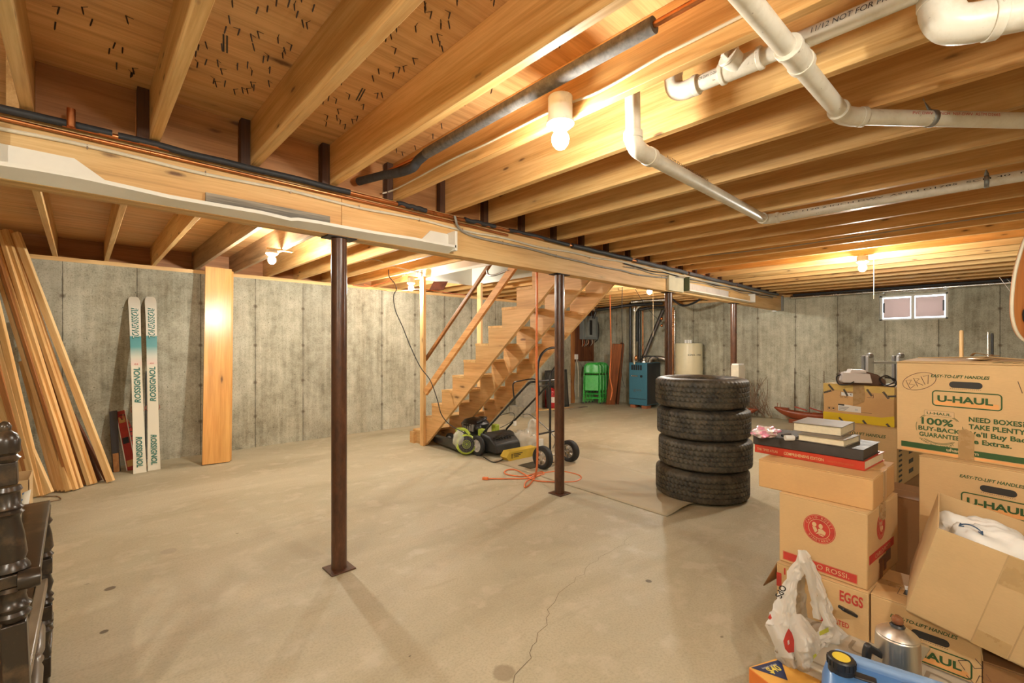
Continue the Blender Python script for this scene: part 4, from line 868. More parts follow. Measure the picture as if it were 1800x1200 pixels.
for q,(dx,l) in enumerate(((-.06,.95),(.03,.9),(.25,.6))): MB().tube(cr([c+V((0,0,-.05)),c+V((dx,-.03,-.25)),c+V((dx*1.6,-.02,-l*.7)),V((c.x+dx*1.2,YW-.09,max(.02,c.z-l-.05)))],6),.008,7).obj('loose_wire',[NMG,NMW,NMG][q],sb,world=True)
# green folding chairs
GRN=plain('green_enamel',(.05,.46,.07),.28,var=.06)
def fchair(M,label):
    t=thing('folding_chair',label,'folding chair',M=M,group='green folding chairs')
    MB().tube(cr([(-.20,0,0),(-.185,0,.45),(-.18,0,.80),(-.15,0,.90),(-.08,0,.945),(.08,0,.945),(.15,0,.90),(.18,0,.80),(.185,0,.45),(.20,0,0)],6),.0115,10).obj('front_frame',GRN,t)
    MB().grid(lambda u,v:(( -.165+.33*u)*(1 if v<.6 else math.sqrt(max(.05,1-((v-.6)/.4)**2*.55))),-.014-.02*math.sin(u*PI),.70+.235*v),14,8).obj('backrest',GRN,t,solid=.004)
    MB().box(-.155,.155,-.03,-.012,.30,.66).obj('seat',GRN,t,bevel=.025,seg=3)
    MB().tube([(-.165,.035,.02),(-.165,.03,.66)],.010,8).obj('rear_leg',GRN,t); MB().tube([(.165,.035,.02),(.165,.03,.66)],.010,8).obj('rear_leg',GRN,t)
    for z_ in (.12,.22): MB().tube([(-.19,.0,z_),(.19,.0,z_)],.008,8).obj('cross_rung',GRN,t)
    for s in (-.20,.20): MB().tube([(s,0,0),(s,0,.035)],.016,10).obj('rubber_foot',BLK,t)
    for k in range(5): MB().ball((-.12+.06*k,-.005,.27),.014).obj('hinge_piece',BLK,t)
    return t
for q in range(4):
    c=atZ(1040,711)+R_*(.085*q)+F_*(.075*q); ex_=(R_*.93-F_*.22).normalized(); up=(V((0,0,1))+F_*.10+R_*.13).normalized(); up=(up-ex_*up.dot(ex_)).normalized(); nn=up.cross(ex_)
    M=Matrix((ex_,nn,up)).transposed().to_4x4(); M.translation=(c.x,c.y,.025)
    fchair(M,['front green folding chair of the stack leaning by the far corner','second green folding chair from the front of the leaning stack','third green folding chair from the front of the leaning stack','rearmost green folding chair touching the dark plank'][q])
# dark planks
plank(atZ(1073,711),atD(1085,605,10.1),.21,.035,wood('redbrown_z',(.30,.10,.03),(.18,.055,.018),2,kn=.6),'dark reddish plank leaning at the far wall beside the green chairs',name='dark_plank',n=-F_)
plank(atZ(1085,710),atD(1094,605,10.25),.06,.13,W_DARK,'nearly black plank edge leaning behind the reddish plank',name='dark_plank',n=-F_)
tag(MB().tube(cr([atD(1072,497,8.6),atD(1073,560,8.8),atD(1074,620,9.6),atD(1072,660,9.7),atD(1076,685,9.7),atD(1073,703,9.7)],6),.011,8).obj('orange_cable',ORC),'orange cord hanging in front of the reddish plank','cord')
tag(MB().tube(cr([atD(1094,496,7.6),atD(1093,560,8.0),atD(1094,600,8.6),atD(1092,640,9.2),atD(1094,665,9.4),atD(1098,680,9.4)],6),.006,8).obj('black_cable',BLKP),'thin black cord hanging between the planks and the boiler','cord')
tag(MB().tube(cr([atD(1112,500,7.6),atD(1130,530,8),atD(1150,555,8.4),atD(1165,566,8.6)],6),.004,7).obj('black_cable',BLKP),'thin dark cord slanting above the boiler','cord')
# boiler
BLU=plain('boiler_blue',(.045,.17,.25),.35,var=.05); BX,BY=8.90,5.14
bo=thing('boiler','blue cabinet boiler with silver flue by the far wall','boiler',(BX,BY,.06))
MB().box(BX,BX+.58,BY,BY+.44,.07,1.005).obj('cabinet',BLU,bo,world=True,bevel=.008)
MB().box(BX+.02,BX+.575,BY-.006,BY,.09,.99).obj('side_panel',plain('boiler_dark',(.03,.035,.04),.35),bo,world=True)
for k in range(5): MB().box(BX-.004,BX,BY+.12+.055*k,BY+.16+.055*k,.84,.95).obj('vent_slot',BLK,bo,world=True)
MB().box(BX-.004,BX,BY+.015,BY+.425,.20,.21).obj('panel_joint',BLK,bo,world=True); MB().box(BX-.006,BX,BY+.22,BY+.38,.695,.72).obj('name_badge',STEEL,bo,world=True); MB().lathe([(.028,0),(.028,.012),(.01,.014)],(BX,BY+.13,.705),(-1,0,0),16).obj('gauge',BLK,bo,world=True)
text('gas',bo,(BX-.001,BY+.33,.38),(0,-1,0),(0,0,1),.06,plain('boiler_print',(.10,.10,.10),.5,var=0.),w=.2,world=True)
MB().lathe([(.09,0),(.085,.03),(.06,.05),(.055,.12),(.062,.14),(.05,.16)],(BX+.22,BY+.20,1.0),(0,0,1),20).obj('flue_collar',STEEL,bo,world=True)
MB().tube([(BX+.22,BY+.20,1.12),(BX+.50,BY-.12,2.18)],.042,16).obj('flue_pipe',plain('dark_flue',(.10,.09,.08),.45,.5,var=.3),bo,world=True)
MB().tube(cr([(BX+.30,BY+.1,1.0),(BX+.32,BY+.05,1.10),(BX+.38,BY-.15,1.10),(BX+.45,BY-.3,1.02)],6),.05,14).obj('foil_duct',plain('foil',(.35,.32,.28),.35,.8),bo,world=True)
for y_,x_ in ((.02,0),(.30,0)):
    MB().box(BX+.02,BX+.22,BY+y_,BY+y_+.12,.0,.07).obj('brick_foot',plain('brick_red',(.34,.12,.05),.85,var=.2),bo,world=True,bevel=.004)
pipes=thing('boiler_piping','cluster of copper and black pipes rising from the boiler to the ceiling','pipework',(9.3,5.6,1))
for q,(px_,d_,y0,y1,r_,mt) in enumerate(((1108,10.2,531,700,.03,BLKP),(1115,10.0,540,640,.02,STEEL),(1120,10.1,545,600,.024,BLK),(1124,10.1,545,635,.03,BLK),(1130,10.3,540,632,.014,COP),(1183,9.9,540,690,.016,COP),(1186,9.9,545,700,.014,STEEL),(1178,9.9,545,680,.022,BLK),(1206,10.2,540,590,.03,plain('dusty_pipe',(.16,.14,.10),.6)))):
    a=atD(px_,y1,d_); b=atD(px_,y0,d_); a.z=max(.05,a.z); MB().tube([a,b],r_,12).obj('riser_pipe',mt,pipes,world=True)
for q,(p,r_,mt) in enumerate((([(1047,545,10.3),(1075,541,10.1),(1110,536,9.9),(1165,533,9.5)],.035,BLK),([(1110,531,9.6),(1140,528,9.4),(1170,527,9.2)],.03,STEEL),([(1120,545,10),(1150,540,9.8),(1175,540,9.6)],.028,BLK),([(1115,640,9.9),(1115,560,9.9),(1118,545,9.9),(1126,537,9.9),(1140,534,9.8)],.018,NMW),([(1124,634,9.9),(1135,626,9.8),(1155,628,9.7),(1156,633,9.7)],.014,BLK),([(1181,525,9),(1200,537,8.8),(1220,532,8.5),(1234,523,8.2)],.02,BLK),([(1047,548,10.3),(1043,560,10.3)],.03,BLK))):
    MB().tube(cr([atD(*a) for a in p],5),r_,12).obj('header_pipe',mt,pipes,world=True)
MB().ball(atD(1118,629,9.8),.05,(.7,.7,1.2)).ball(atD(1163,560,9.6),.035).ball(atD(1163,572,9.6),.03).obj('valve',COP,pipes,world=True)
# cream tank
c=V((9.05,4.28,0)); d_=c.x*ca+c.y*sa; c=atD(1210.5,700,9.55); tk=thing('water_tank','cream cylindrical hot water tank behind the tyre stack','water tank',(c.x,c.y,0))
MB().lathe([(.27,.03),(.272,.05),(.272,1.40),(.265,1.425),(.05,1.43)],n=48).obj('tank_jacket',CREAM,tk,sharp=30)
for a,b in ((-.06,0),(.04,.02),(.0,.06)): MB().lathe([(.028,1.42),(.028,1.49),(.03,1.49),(.03,1.50)],(a*V((sa,-ca,0)).x,a*V((sa,-ca,0)).y,0),(0,0,1),14).obj('tank_fitting',WHTP,tk)
M_=Matrix.Rotation(YAW-PI/2-.35,4,'Z')
for k,ch in enumerate('SUPER-STOR'):
    an=math.radians(-102+k*6.2-90+90)+ (YAW-PI/2)-.18
    n_=V((math.cos(an),math.sin(an),0)); tx_=V((-math.sin(an),math.cos(an),0)); text(ch,tk,n_*.2725+V((0,0,1.17)),tx_,(0,0,1),.030,INK,w=None,bold=.03,lift=.001,align='C')
# container on column 4
c=V((1.153+2.0758*3,YB+.0,0)); c=c-V((.7256,-.688,0))*.11; CTN=plain('dull_tub',(.50,.46,.36),.5,var=.15); wc_=thing('white_container','dull whitish container standing at the foot of the farthest column','container',(c.x,c.y,0))
MB().box(-.13,.13,-.17,-.055,.0,1.08).obj('container_body',CTN,wc_,bevel=.01)
MB().box(-.11,.11,-.16,-.06,1.08,1.10).obj('container_lid',WHTP,wc_,bevel=.004)
# ============================================================ TYRES
def tyre_mesh():
    R,W_,ri=.405,.268,.225; n=240
    half=[(ri,.085),(ri+.012,.098),(ri+.03,.112),(ri+.07,.130),(ri+.105,.134),(R-.045,.128),(R-.022,.120),(R-.008,.108)]
    tread=[]; # across the tread from +.108 to -.108, grooves at 4 places
    for a,b in ((.104,.068),(.058,.022),(.012,-.012),(-.022,-.058),(-.068,-.104)): pass
    zs=[]; 
    for a,b in ((.106,.066),(.058,.024),(.016,-.016),(-.024,-.058),(-.066,-.106)):
        zs+=[(R if abs(a)<.1 else R-.004,a,1),((R+(.0 if 1 else 0)),(a+b)/2,1),(R if abs(b)<.1 else R-.004,b,1)]
        zs+=[(R-.009,b-.0015,0),(R-.009,b-.0065,0)]
    zs=zs[:-2]
    prof=[(r,z,0) for r,z in half]+zs+[(r,-z,0) for r,z in half[::-1]]+[(ri-.0,-.07,0),(ri,.07,0)]
    m=MB(); vs=[]; P=len(prof)
    for k in range(n):
        for r,z,t_ in prof:
            sh=int((k+ (z*60 if t_ else 0)+ (2 if z>0 else 0)))%4
            rr=r-(.010 if (t_ and sh==0) else 0)
            if not t_ and R-.03<r<R-.005 and k%4==0: rr=r-.004
            a=2*PI*k/n; vs.append((math.cos(a)*rr,math.sin(a)*rr,z))
    fs=[(k*P+i,((k+1)%n)*P+i,((k+1)%n)*P+(i+1)%P,k*P+(i+1)%P) for k in range(n) for i in range(P)]
    return m.add(vs,fs)
TR=NT('tyre_rubber'); tc=TR.coord(); n_=TR.noise(tc,9,6,.7); n2=TR.noise(TR.coord(),60,3,.6); TR.col(TR.mix(TR.step(TR.math('ADD',TR.math('MULTIPLY',n_,.7),TR.math('MULTIPLY',n2,.3)),.38,.66),(.024,.022,.020),(.14,.118,.08))); TR.rough(.55); TR=TR.m
dC=4.62/math.cos(math.radians(0)); th=math.radians(22.7); Fc,Rc=4.60*math.cos(th),4.60*math.sin(th)
tl=['top tyre of the stack of four, its pale rim showing','second tyre from the top of the stack','third tyre from the top of the stack','bottom tyre of the stack of four, resting on the floor']
offs=[(0.,-.012),(0,0.004),(.0,.018),(.0,-.008)]
T0=None
for q in range(4):
    c=FR(Fc,Rc,0)+R_*offs[q][1]; z_=.136+.271*(3-q)
    if T0 is None:
        T0=thing('car_tyre',tl[0],'tyre',(c.x,c.y,z_),.3,group='stacked car tyres'); tyre_mesh().obj('tyre_body',TR,T0,sharp=60)
        MB().lathe([(.215,-.10),(.22,-.085),(.205,-.05),(.20,.04),(.215,.075),(.222,.088),(.228,.088),(.224,.06),(.21,.03),(.21,-.05),(.226,-.09)],n=48,ring=True).obj('wheel_rim',plain('alloy',(.50,.47,.43),.35,.9),T0,sharp=60)
        m=MB().lathe([(.06,.01),(.06,.035),(.03,.04)],n=20)
        for k in range(6): a=k*PI/3; u=V((math.cos(a),math.sin(a),0)); m.obox(u*.13+V((0,0,.02)),u*.085,V((-u.y,u.x,0))*.028,V((0,0,.012)))
        m.obj('wheel_spokes',MATS['alloy'],T0,bevel=.004)
    else:
        t=copy_tree(T0); t.location=(c.x,c.y,z_); t.rotation_euler=(0,0,q*1.3); t['label']=tl[q]
        WM[t]=t.matrix_basis.copy()
# mat under tyres
a,b,c=atZ(1172,908),atZ(1060,877),atZ(1232,888)
e1=(atZ(990,850)-a).normalized(); e2=V((e1.y,-e1.x,0)); e2=-e2 if e2.x<0 else e2
def matf(u,v):
    p=a+e1*2.2*u+e2*.95*v; 
    z_=.004+.022*max(0,1-u*5)*math.sin(min(1,v*1.6)*PI)**2*(1 if v<.62 else 0)
    return (p.x,p.y,z_)
tag(MB().grid(matf,30,14).obj('floor_mat',plain('cardboard_sheet',(.46,.405,.28),.75,var=.08,sc=3.),solid=.004),'thin tan sheet on the floor under the tyre stack, one corner curled up','mat')
# ============================================================ SHIPS
HUL=plain('ship_mahogany',(.24,.05,.015),.35,var=.25); MAST=plain('mast_dark',(.10,.06,.03),.6); SAIL=plain('furled_red',(.42,.08,.05),.7)
def ship(M,L,label,masts,bowdir=1):
    t=thing('model_ship',label,'model ship',M=M)
    def hull(u,v):
        x=(u-.5)*L; w_=.085*L/1.2*math.sin(min(1,max(0,(u*.94+.06)))*PI)**.55; s=.05+.055*(2*u-1)**2*1.6
        a=PI*v; return (x*(1+.04*math.sin(a)*0),-math.cos(a)*w_,.155*L+s*L*.6-math.sin(a)**.7*(.13*L*(1-abs(2*u-1)**4*.8))-.0)
    MB().grid(hull,28,12).obj('hull',HUL,t,solid=.006,sharp=60)
    MB().grid(lambda u,v:((u-.5)*L*.97,(v-.5)*.15*L/1.2*math.sin(max(.03,min(.97,u))*PI)**.55,.155*L+.03*L*(2*u-1)**2+.01),20,4).obj('deck',plain('ship_deck',(.42,.20,.08),.5),t,solid=.004)
    MB().box(-.46*L,-.30*L,-.04,.04,.20*L,.235*L).box(.12*L,.26*L,-.03,.03,.17*L,.20*L).box(-.1*L,.02*L,-.03,.03,.165*L,.19*L).obj('deck_house',HUL,t,bevel=.003)
    MB().box(-.3*L,.3*L,-.012,.012,.0,.06*L).obj('keel',HUL,t)
    for k,(mx,mh) in enumerate(masts):
        MB().tube([(mx*L,0,.16*L),(mx*L,0,mh)],[.007,.004],8).obj('mast',MAST,t)
        MB().tube([(mx*L-.0,0,.26*L),(mx*L+.17*L,0,.215*L)],.012,8).obj('furled_sail',SAIL,t)
    m=MB()
    for k,(mx,mh) in enumerate(masts):
        for s in (-1,1):
            for dx in (-.05,.0,.05): m.tube([(mx*L+dx,s*.07,.19*L),(mx*L,0,mh*.75)],.0012,4)
        nx=masts[k+1] if k+1<len(masts) else (.62,.24*L); m.tube([(mx*L,0,mh*.9),(nx[0]*L,0,nx[1]*.8)],.0012,4)
    m.obj('rigging',MAST,t); MB().tube([(.45*L,0,.20*L),(.66*L,0,.27*L)],.006,6).obj('bowsprit',MAST,t)
    MB().tube([(-.47*L,0,.19*L),(-.46*L,0,.30*L)],.004,6).tube([(-.42*L,0,.19*L),(-.42*L,0,.30*L)],.004,6).obj('stern_posts',HUL,t)
    return t
def shipM(px_,py_,d_,z_,ang): c=atD(px_,py_,d_); M=Matrix.Translation((c.x,c.y,z_))@Matrix.Rotation(ang,4,'Z'); return M
ship(Matrix.Translation((9.22,2.16,0))@Matrix.Rotation(-PI/2+.05,4,'Z'),1.12,'red-brown model sailing ship with bare masts on the floor by the far wall',[(-.22,.98),(-.02,.96),(.17,.94),(.36,.97)])
ship(Matrix.Translation((9.22,3.42,.0))@Matrix.Rotation(PI/2,4,'Z'),.80,'smaller model ship half hidden behind the tyre stack',[(-.1,.75),(.2,.7)])
m=MB(); rs=random.Random(11); B0=atX(1322,725,9.3)
for k in range(46):
    a=V((9.35+rs.uniform(-.1,.1),B0.y+rs.uniform(-.35,.15),.02+rs.uniform(0,.1))); b=V((9.52,B0.y+rs.uniform(-.22,.30),rs.uniform(.25,.80))); m.tube(cr([a,(a+b)/2+V((-.04,rs.uniform(-.06,.06),0)),b],3),.0035,4)
tag(m.obj('rope_netting',plain('old_rope',(.20,.12,.07),.9)),'tangled brown rope netting leaning at the far wall between the ships','netting')
# ============================================================ BOXES ON THE RIGHT
def boxthing(label,A,B,depth,h,z,mat=CB,name='moving_box',group=None,flaps=True,tape=True,cat='box',tape_front=False,lid=.0):
    """A = front left (F,R), B = front right (F,R) seen from the camera"""
    a=FR(*A,z); b=FR(*B,z); an=math.atan2(b.y-a.y,b.x-a.x); W=(b-a).length
    t=thing(name,label,cat,tuple(a),an,group)
    MB().box(0,W,0,depth,0,h-.003).obj('box_body',mat,t,bevel=.004)
    if flaps:
        g=.0025
        for s in (0,1):
            y0,y1=(0,depth/2-g) if s==0 else (depth/2+g,depth)
            MB().box(0,W,y0,y1,h-.003,h+.0015).obj('top_flap',mat,t,bevel=.0015,seg=1)
        if tape: MB().box(-.0006,W+.0006,depth/2-.026,depth/2+.026,h+.0014,h+.0022).box(W+.0001,W+.0008,depth/2-.026,depth/2+.026,h-.07,h+.0022).obj('tape_strip',TAPE,t)
    t['W']=W; return t,W
def bar2(m,x0,x1,z0,z1,y=-.0006): m.box(x0,x1,y-.0004,y+.0004,z0,z1); return m
def rrect(cx,cz,w,h,r,n=5):
    P=[]
    for (sx,sz_,a0) in ((1,1,0),(-1,1,PI/2),(-1,-1,PI),(1,-1,1.5*PI)):
        for k in range(n+1):
            a=a0+PI/2*k/n; P.append((cx+sx*(w/2-r)+r*math.cos(a),cz+sz_*(h/2-r)+r*math.sin(a)))
    return P
def ring(parent,P,wd,mat,name='print_outline',y=-.0006,o=None,ex=(1,0,0),ey=(0,0,1)):
    """flat closed outline of width wd printed on a face"""
    m=MB(); n=len(P); ex,ey=V(ex),V(ey); nn=ex.cross(ey); o=V(o) if o is not None else V((0,0,0)); I=[];O=[]
    for i in range(n):
        a=V((*P[i-1],0)); b=V((*P[i],0)); c=V((*P[(i+1)%n],0)); t=((b-a).normalized()+(c-b).normalized()); t=t.normalized() if t.length>1e-6 else V((1,0,0)); q=V((t.y,-t.x,0))*wd/2
        I.append(b-q); O.append(b+q)
    f=lambda p:o+ex*p.x+ey*p.y+nn*.0008
    m.add([f(p) for p in I]+[f(p) for p in O],[(i,(i+1)%n,n+(i+1)%n,n+i) for i in range(n)]); return m.obj(name,mat,parent)
def disc(parent,P,mat,name='print_patch',o=(0,0,0),ex=(1,0,0),ey=(0,0,1),lift=.0006):
    ex,ey,o=V(ex),V(ey),V(o); nn=ex.cross(ey); m=MB(); m.add([o+ex*p+ey*q+nn*lift for p,q in P],[tuple(range(len(P)))]); return m.obj(name,mat,parent)
def ell(cx,cz,rx,rz,n=40): return [(cx+rx*math.cos(2*PI*k/n),cz+rz*math.sin(2*PI*k/n)) for k in range(n)]
def moving_print(t,W,H,full=True,handle=True,cx=None):
    cx=cx or W*.50; ex,ez=(1,0,0),(0,0,1)
    text('EASY-TO-LIFT HANDLES',t,(cx-.02,0,H-.062),ex,ez,.0125,GRNP,w=.185,bold=.025,shear=.25,align='C')
    disc(t,rrect(cx+.0,H-.090,.103,.027,.0134),INK,'handle_hole_shade',lift=.0009)  # flat black patch paints the dark inside of the hand slot
    m=MB()
    for k in range(16): m.box(cx-.049+k*.0062,cx-.046+k*.0062,-.0010,-.0004,H-.1085,H-.1070)
    m.obj('perforation',INK,t)
    ring(t,rrect(cx,H-.153,.212,.064,.012),.0045,GRNP); disc(t,rrect(cx,H-.172,.198,.019,.006),ORGP)
    text('U-HAUL',t,(cx-.004,0,H-.166),ex,ez,.026,GRNP,w=.172,bold=.035,align='C',lift=.0012)
    if full:
        bx_,bz=cx-.085,H-.285
        ring(t,ell(bx_,bz,.078,.068),.0022,GRNP); ring(t,ell(bx_,bz,.074,.064),.0014,GRNP)
        disc(t,rrect(bx_,bz+.064,.098,.024,.003),TAN,lift=.0009); ring(t,rrect(bx_,bz+.064,.098,.024,.003),.0016,GRNP)
        text('U-HAUL',t,(bx_,0,bz+.0585),ex,ez,.011,GRNP,w=.082,bold=.02,align='C',lift=.0013)
        disc(t,rrect(bx_,bz-.006,.150,.090,.003),mat_of(t),'print_patch',lift=.0009)
        text('100%',t,(bx_-.006,0,bz+.014),ex,ez,.028,GRNP,w=.106,bold=.03,align='C',lift=.0013)
        text('BUY-BACK',t,(bx_,0,bz-.014),ex,ez,.018,GRNP,w=.140,bold=.03,align='C',lift=.0013)
        text('GUARANTEE',t,(bx_,0,bz-.041),ex,ez,.018,GRNP,w=.134,bold=.03,align='C',lift=.0013)
        for k,ch in enumerate('UNUSED-WITH RECEIPT'):
            a=math.radians(-140+k*4.6*1.0); 
            if ch!=' ': text(ch,t,(bx_+.088*math.cos(a),0,bz+.080*math.sin(a)),(-math.sin(a),0,math.cos(a)),(-math.cos(a),0,-math.sin(a)),.007,GRNP,align='C',bold=.02)
        tx=cx+.010
        for k,(s_,w_) in enumerate((('NEED BOXES?',.160),('TAKE PLENTY!',.165),("We'll Buy Back",.192),('the Extras.',.136))):
            text(s_,t,(tx+ (.0 if k<2 else -.012),0,H-.240-k*.030),ex,ez,.019,GRNP,w=w_,bold=.03)
        bar2(MB(),.018,W-.004,.020,.044).obj('print_band',GRNP,t)
        text('uhaul.com',t,(cx-.01,0,.0265),ex,ez,.013,plain('print_pale',(.62,.45,.25),.7,var=0.),w=.10,bold=.02,align='C',lift=.0016)
        disc(t,rrect(cx,.012,W-.03,.010,.001),ORGP,'print_band')
def mat_of(t):
    return [c for c in t.children][0].data.materials[0] if t.children else CB
# egg box and moving box on the floor
eg,We=boxthing('egg carton box with red EGGS print under the wine box','' or (2.035,1.185),(1.775,1.392),.42,.403,0,CB,'egg_box',tape=False)
ex,ez=(1,0,0),(0,0,1)
text('EGGS',eg,(We-.095,0,.338),ex,ez,.040,REDP,w=.078,bold=.03); text('RATED',eg,(We-.125,0,.235),ex,ez,.020,REDP,w=.062,bold=.02)
disc(eg,rrect(We-.150,.255,.050,.068,.014),REDP); text('A',eg,(We-.150,0,.232),ex,ez,.046,CB,w=.034,bold=.02,align='C',lift=.0014)
text('12',eg,(.03,0,.36),ex,ez,.03,REDP,w=.05)
MB().box(.0,.02,-.0012,-.0004,.30,.36).obj('print_patch',REDP,eg)
for q,(y0,rz_) in enumerate(((.02,.25),(.14,.6),(.26,.4))):
    m=MB(); vs=[(-.004,y0,.395),(-.004,y0+.12,.395),(-.05-.03*q,y0+.13,.27),(-.06-.02*q,y0-.01,.27)]; m.add(vs,[(0,1,2,3)]).obj('open_flap',CBD,eg,solid=.004)
lo,Wl=boxthing('lower moving box at floor level behind the coffee pot','' or (1.775,1.400),(1.548,1.600),.30,.403,0,CB)
moving_print(lo,Wl,.403,full=False,cx=.172)
text("NEED BOXES? TAKE PLENTY!",lo,(.10,0,.14),ex,ez,.014,GRNP,w=.20,bold=.02)
stroke([[(0,.05),(.03,.055),(.028,.03),(.004,.03),(.0,.0),(.03,.0)],[(.04,.05),(.07,.05),(.05,.03),(.075,.0),(.045,-.005)]],lo,(.245,0,.27),(.55,0,-.83),(.83,0,.55),.0012,INKB)
disc(lo,rrect(.12,.11,.07,.05,.003),INK,'print_patch',o=(0,0,.405),ex=(1,0,0),ey=(0,1,0),lift=.001)
ring(lo,rrect(.12,.11,.10,.075,.003),.002,INK,o=(0,0,.405),ex=(1,0,0),ey=(0,1,0))
# wine box
cr_,Wc=boxthing('wine carton with round red seal and red band, stacked under the long plain box','' or (2.050,1.205),(1.790,1.400),.41,.304,.4055,CB,'wine_box',flaps=True)
def seal(t,o,ex,ey,r,rx=1.):
    o,ex,ey=V(o),V(ex),V(ey); nn=V(ex).cross(V(ey))
    disc(t,ell(0,0,r,r*1.0,56),REDP,'print_seal',o=o,ex=ex,ey=ey,lift=.0005); ring(t,ell(0,0,r*.95,r*.95,56),r*.015,TAN,o=o+nn*.0005,ex=ex,ey=ey); ring(t,ell(0,0,r*.66,r*.66,48),r*.03,TAN,o=o+nn*.0005,ex=ex,ey=ey)
    for s_,a0,sg_ in (('CARLO ROSSI',158,-1),('VINEYARDS',222,1)):
        for k,ch in enumerate(s_):
            if ch==' ': continue
            a=math.radians(a0+sg_*k*(13.6 if sg_<0 else 12.2)); u=ex*math.cos(a)+ey*math.sin(a); tdir=(ey*math.cos(a)-ex*math.sin(a))
            if sg_<0: text(ch,t,o+u*r*.74,-tdir,u,r*.15,TAN,align='C',lift=.0013)
            else: text(ch,t,o+u*r*.88,tdir,-u,r*.15,TAN,align='C',lift=.0013)
    # two simplified figures of the emblem
    for P in (ell(-.30,.26,.14,.16,16),ell(.10,.22,.13,.17,16),[(-.42,.10),(-.18,.08),(-.10,-.15),(-.25,-.32),(-.36,-.10)],[(-.06,.02),(.20,.04),(.42,-.12),(.36,-.34),(.10,-.30),(-.12,-.36),(-.22,-.40),(-.05,-.18)],[(-.05,-.40),(.25,-.46),(.30,-.38),(.0,-.34)]):
        disc(t,[(p*r,q*r) for p,q in P],TAN,'emblem',o=o,ex=ex,ey=ey,lift=.0012)
seal(cr_,(.158,0,.190),(1,0,0),(0,0,1),.060)
bar2(MB(),.018,Wc-.035,.014,.047).obj('print_band',REDP,cr_); ring(cr_,[(.016,.012),(Wc-.033,.012),(Wc-.033,.049),(.016,.049)],.0012,REDP)
text('CARLO ROSSI.',cr_,(.075,0,.022),ex,ez,.019,TAN,w=.19,lift=.0016)
seal(cr_,(Wc,.170,.215),(0,1,0),(0,0,1),.055)
MB().box(Wc+.0002,Wc+.0010,.145,.20,.245,.304).obj('tape_strip',TAPE,cr_)
MB().box(Wc+.0002,Wc+.0010,.02,.345,.095,.130).obj('print_band',REDP,cr_); text('CARLO ROSSI',cr_,(Wc,.09,.103),(0,1,0),ez,.017,TAN,w=.20,lift=.0018)
for y0,y1,z0,z1 in ((.14,.26,.070,.085),(.15,.19,.0,.07),(.20,.24,.02,.07),(.24,.30,.045,.095)): MB().box(Wc+.0002,Wc+.0012,y0,y1,z0,z1).obj('tape_scrap',plain('dark_tape',(.14,.045,.02),.35),cr_)
# long plain box
lg,Wg=boxthing('long shallow plain cardboard box on top of the wine carton, under the atlas','' or (2.139,1.160),(1.812,1.440),.40,.126,.7112,CB2,'flat_box',tape=False)
MB().box(Wg-.002,Wg+.001,.195,.20,0,.126).obj('seam',plain('seam_brown',(.25,.13,.05),.8),lg); MB().box(Wg+.0002,Wg+.0009,.17,.235,.0,.126).obj('tape_strip',plain('clear_tape',(.50,.31,.13),.3),lg)
# books
def book(label,A,B,depth,h,z,cover,spine='front',name='book',cat='book',pages=PAPER):
    a=FR(*A,z); b=FR(*B,z); an=math.atan2(b.y-a.y,b.x-a.x); W=(b-a).length; t=thing(name,label,cat,tuple(a),an); c=.003
    MB().box(0,W,0,depth,0,c).obj('cover',cover,t,bevel=.001,seg=1); MB().box(0,W,0,depth,h-c,h).obj('cover',cover,t,bevel=.001,seg=1)
    e=.006
    if spine=='front': MB().box(0,W,0,c,0,h).obj('spine',cover,t,bevel=.001,seg=1); MB().box(e,W-e,c,depth-e,c,h-c).obj('pages',pages,t)
    elif spine=='back': MB().box(0,W,depth-c,depth,0,h).obj('spine',cover,t,bevel=.001,seg=1); MB().box(e,W-e,e,depth-c,c,h-c).obj('pages',pages,t)
    else: MB().box(0,c,0,depth,0,h).obj('spine',cover,t,bevel=.001,seg=1); MB().box(c,W-e,e,depth-e,c,h-c).obj('pages',pages,t)
    return t,W
RC=plain('red_cover',(.50,.045,.02),.45,var=.08); BKC=plain('black_cover',(.045,.040,.036),.55,var=.3,sc=18.); GRC=plain('grey_cover',(.20,.17,.13),.6,var=.2,sc=14.)
at,Wa=book('large red world atlas lying under the black book','' or (2.2825,1.219),(1.927,1.495),.30,.041,.839,RC,'front','atlas')
GLD=plain('gold_print',(.62,.50,.25),.5,var=0.)
text('THE TIMES ATLAS',at,(.012,0,.013),ex,ez,.012,GLD,w=.095,lift=.0012); text('COMPREHENSIVE EDITION',at,(.135,0,.012),ex,ez,.013,GLD,w=.165,bold=.01,lift=.0012); text('HOUGHTON MIFFLIN HARCOURT',at,(.315,0,.013),ex,ez,.008,plain('dull_gold',(.50,.16,.06),.5,var=0.),w=.10,lift=.0012)
bb,Wb=book('thick black flat book lying on top of the red atlas','' or (2.281,1.210),(1.932,1.494),.265,.047,.8805,BKC,'front','black_book',pages=BKC)
b1_,_=book('lower grey hardback with cream page edges, on the black book','' or (2.134,1.337),(1.982,1.451),.20,.031,.928,GRC,'back')
b2_,_=book('upper grey hardback with cream page edges, topmost of the book pile','' or (2.207,1.361),(2.057,1.493),.23,.042,.9595,GRC,'back')
PNK=NT('pink_film'); tc=PNK.coord(); n_=PNK.noise(tc,22,4,.6); PNK.col(PNK.mix(PNK.step(n_,.48,.56),(.70,.62,.58),(.78,.30,.42))); PNK.rough(.25); PNK=PNK.m
c=FR(2.22,1.235,.951); m=crumple(c,.085,.05,.022,21,34,.5,floor=.929)
tag(m.obj('pink_plastic_packet',PNK,sharp=80),'crumpled clear packet with pink contents lying on the black book','packet')
c=FR(2.19,1.30,.938); tag(MB().bar(c,c+V((.03,-.03,.006)),.018,.012).obj('black_clip',BLKP,bevel=.003),'small black clip beside the pink packet on the black book','clip')
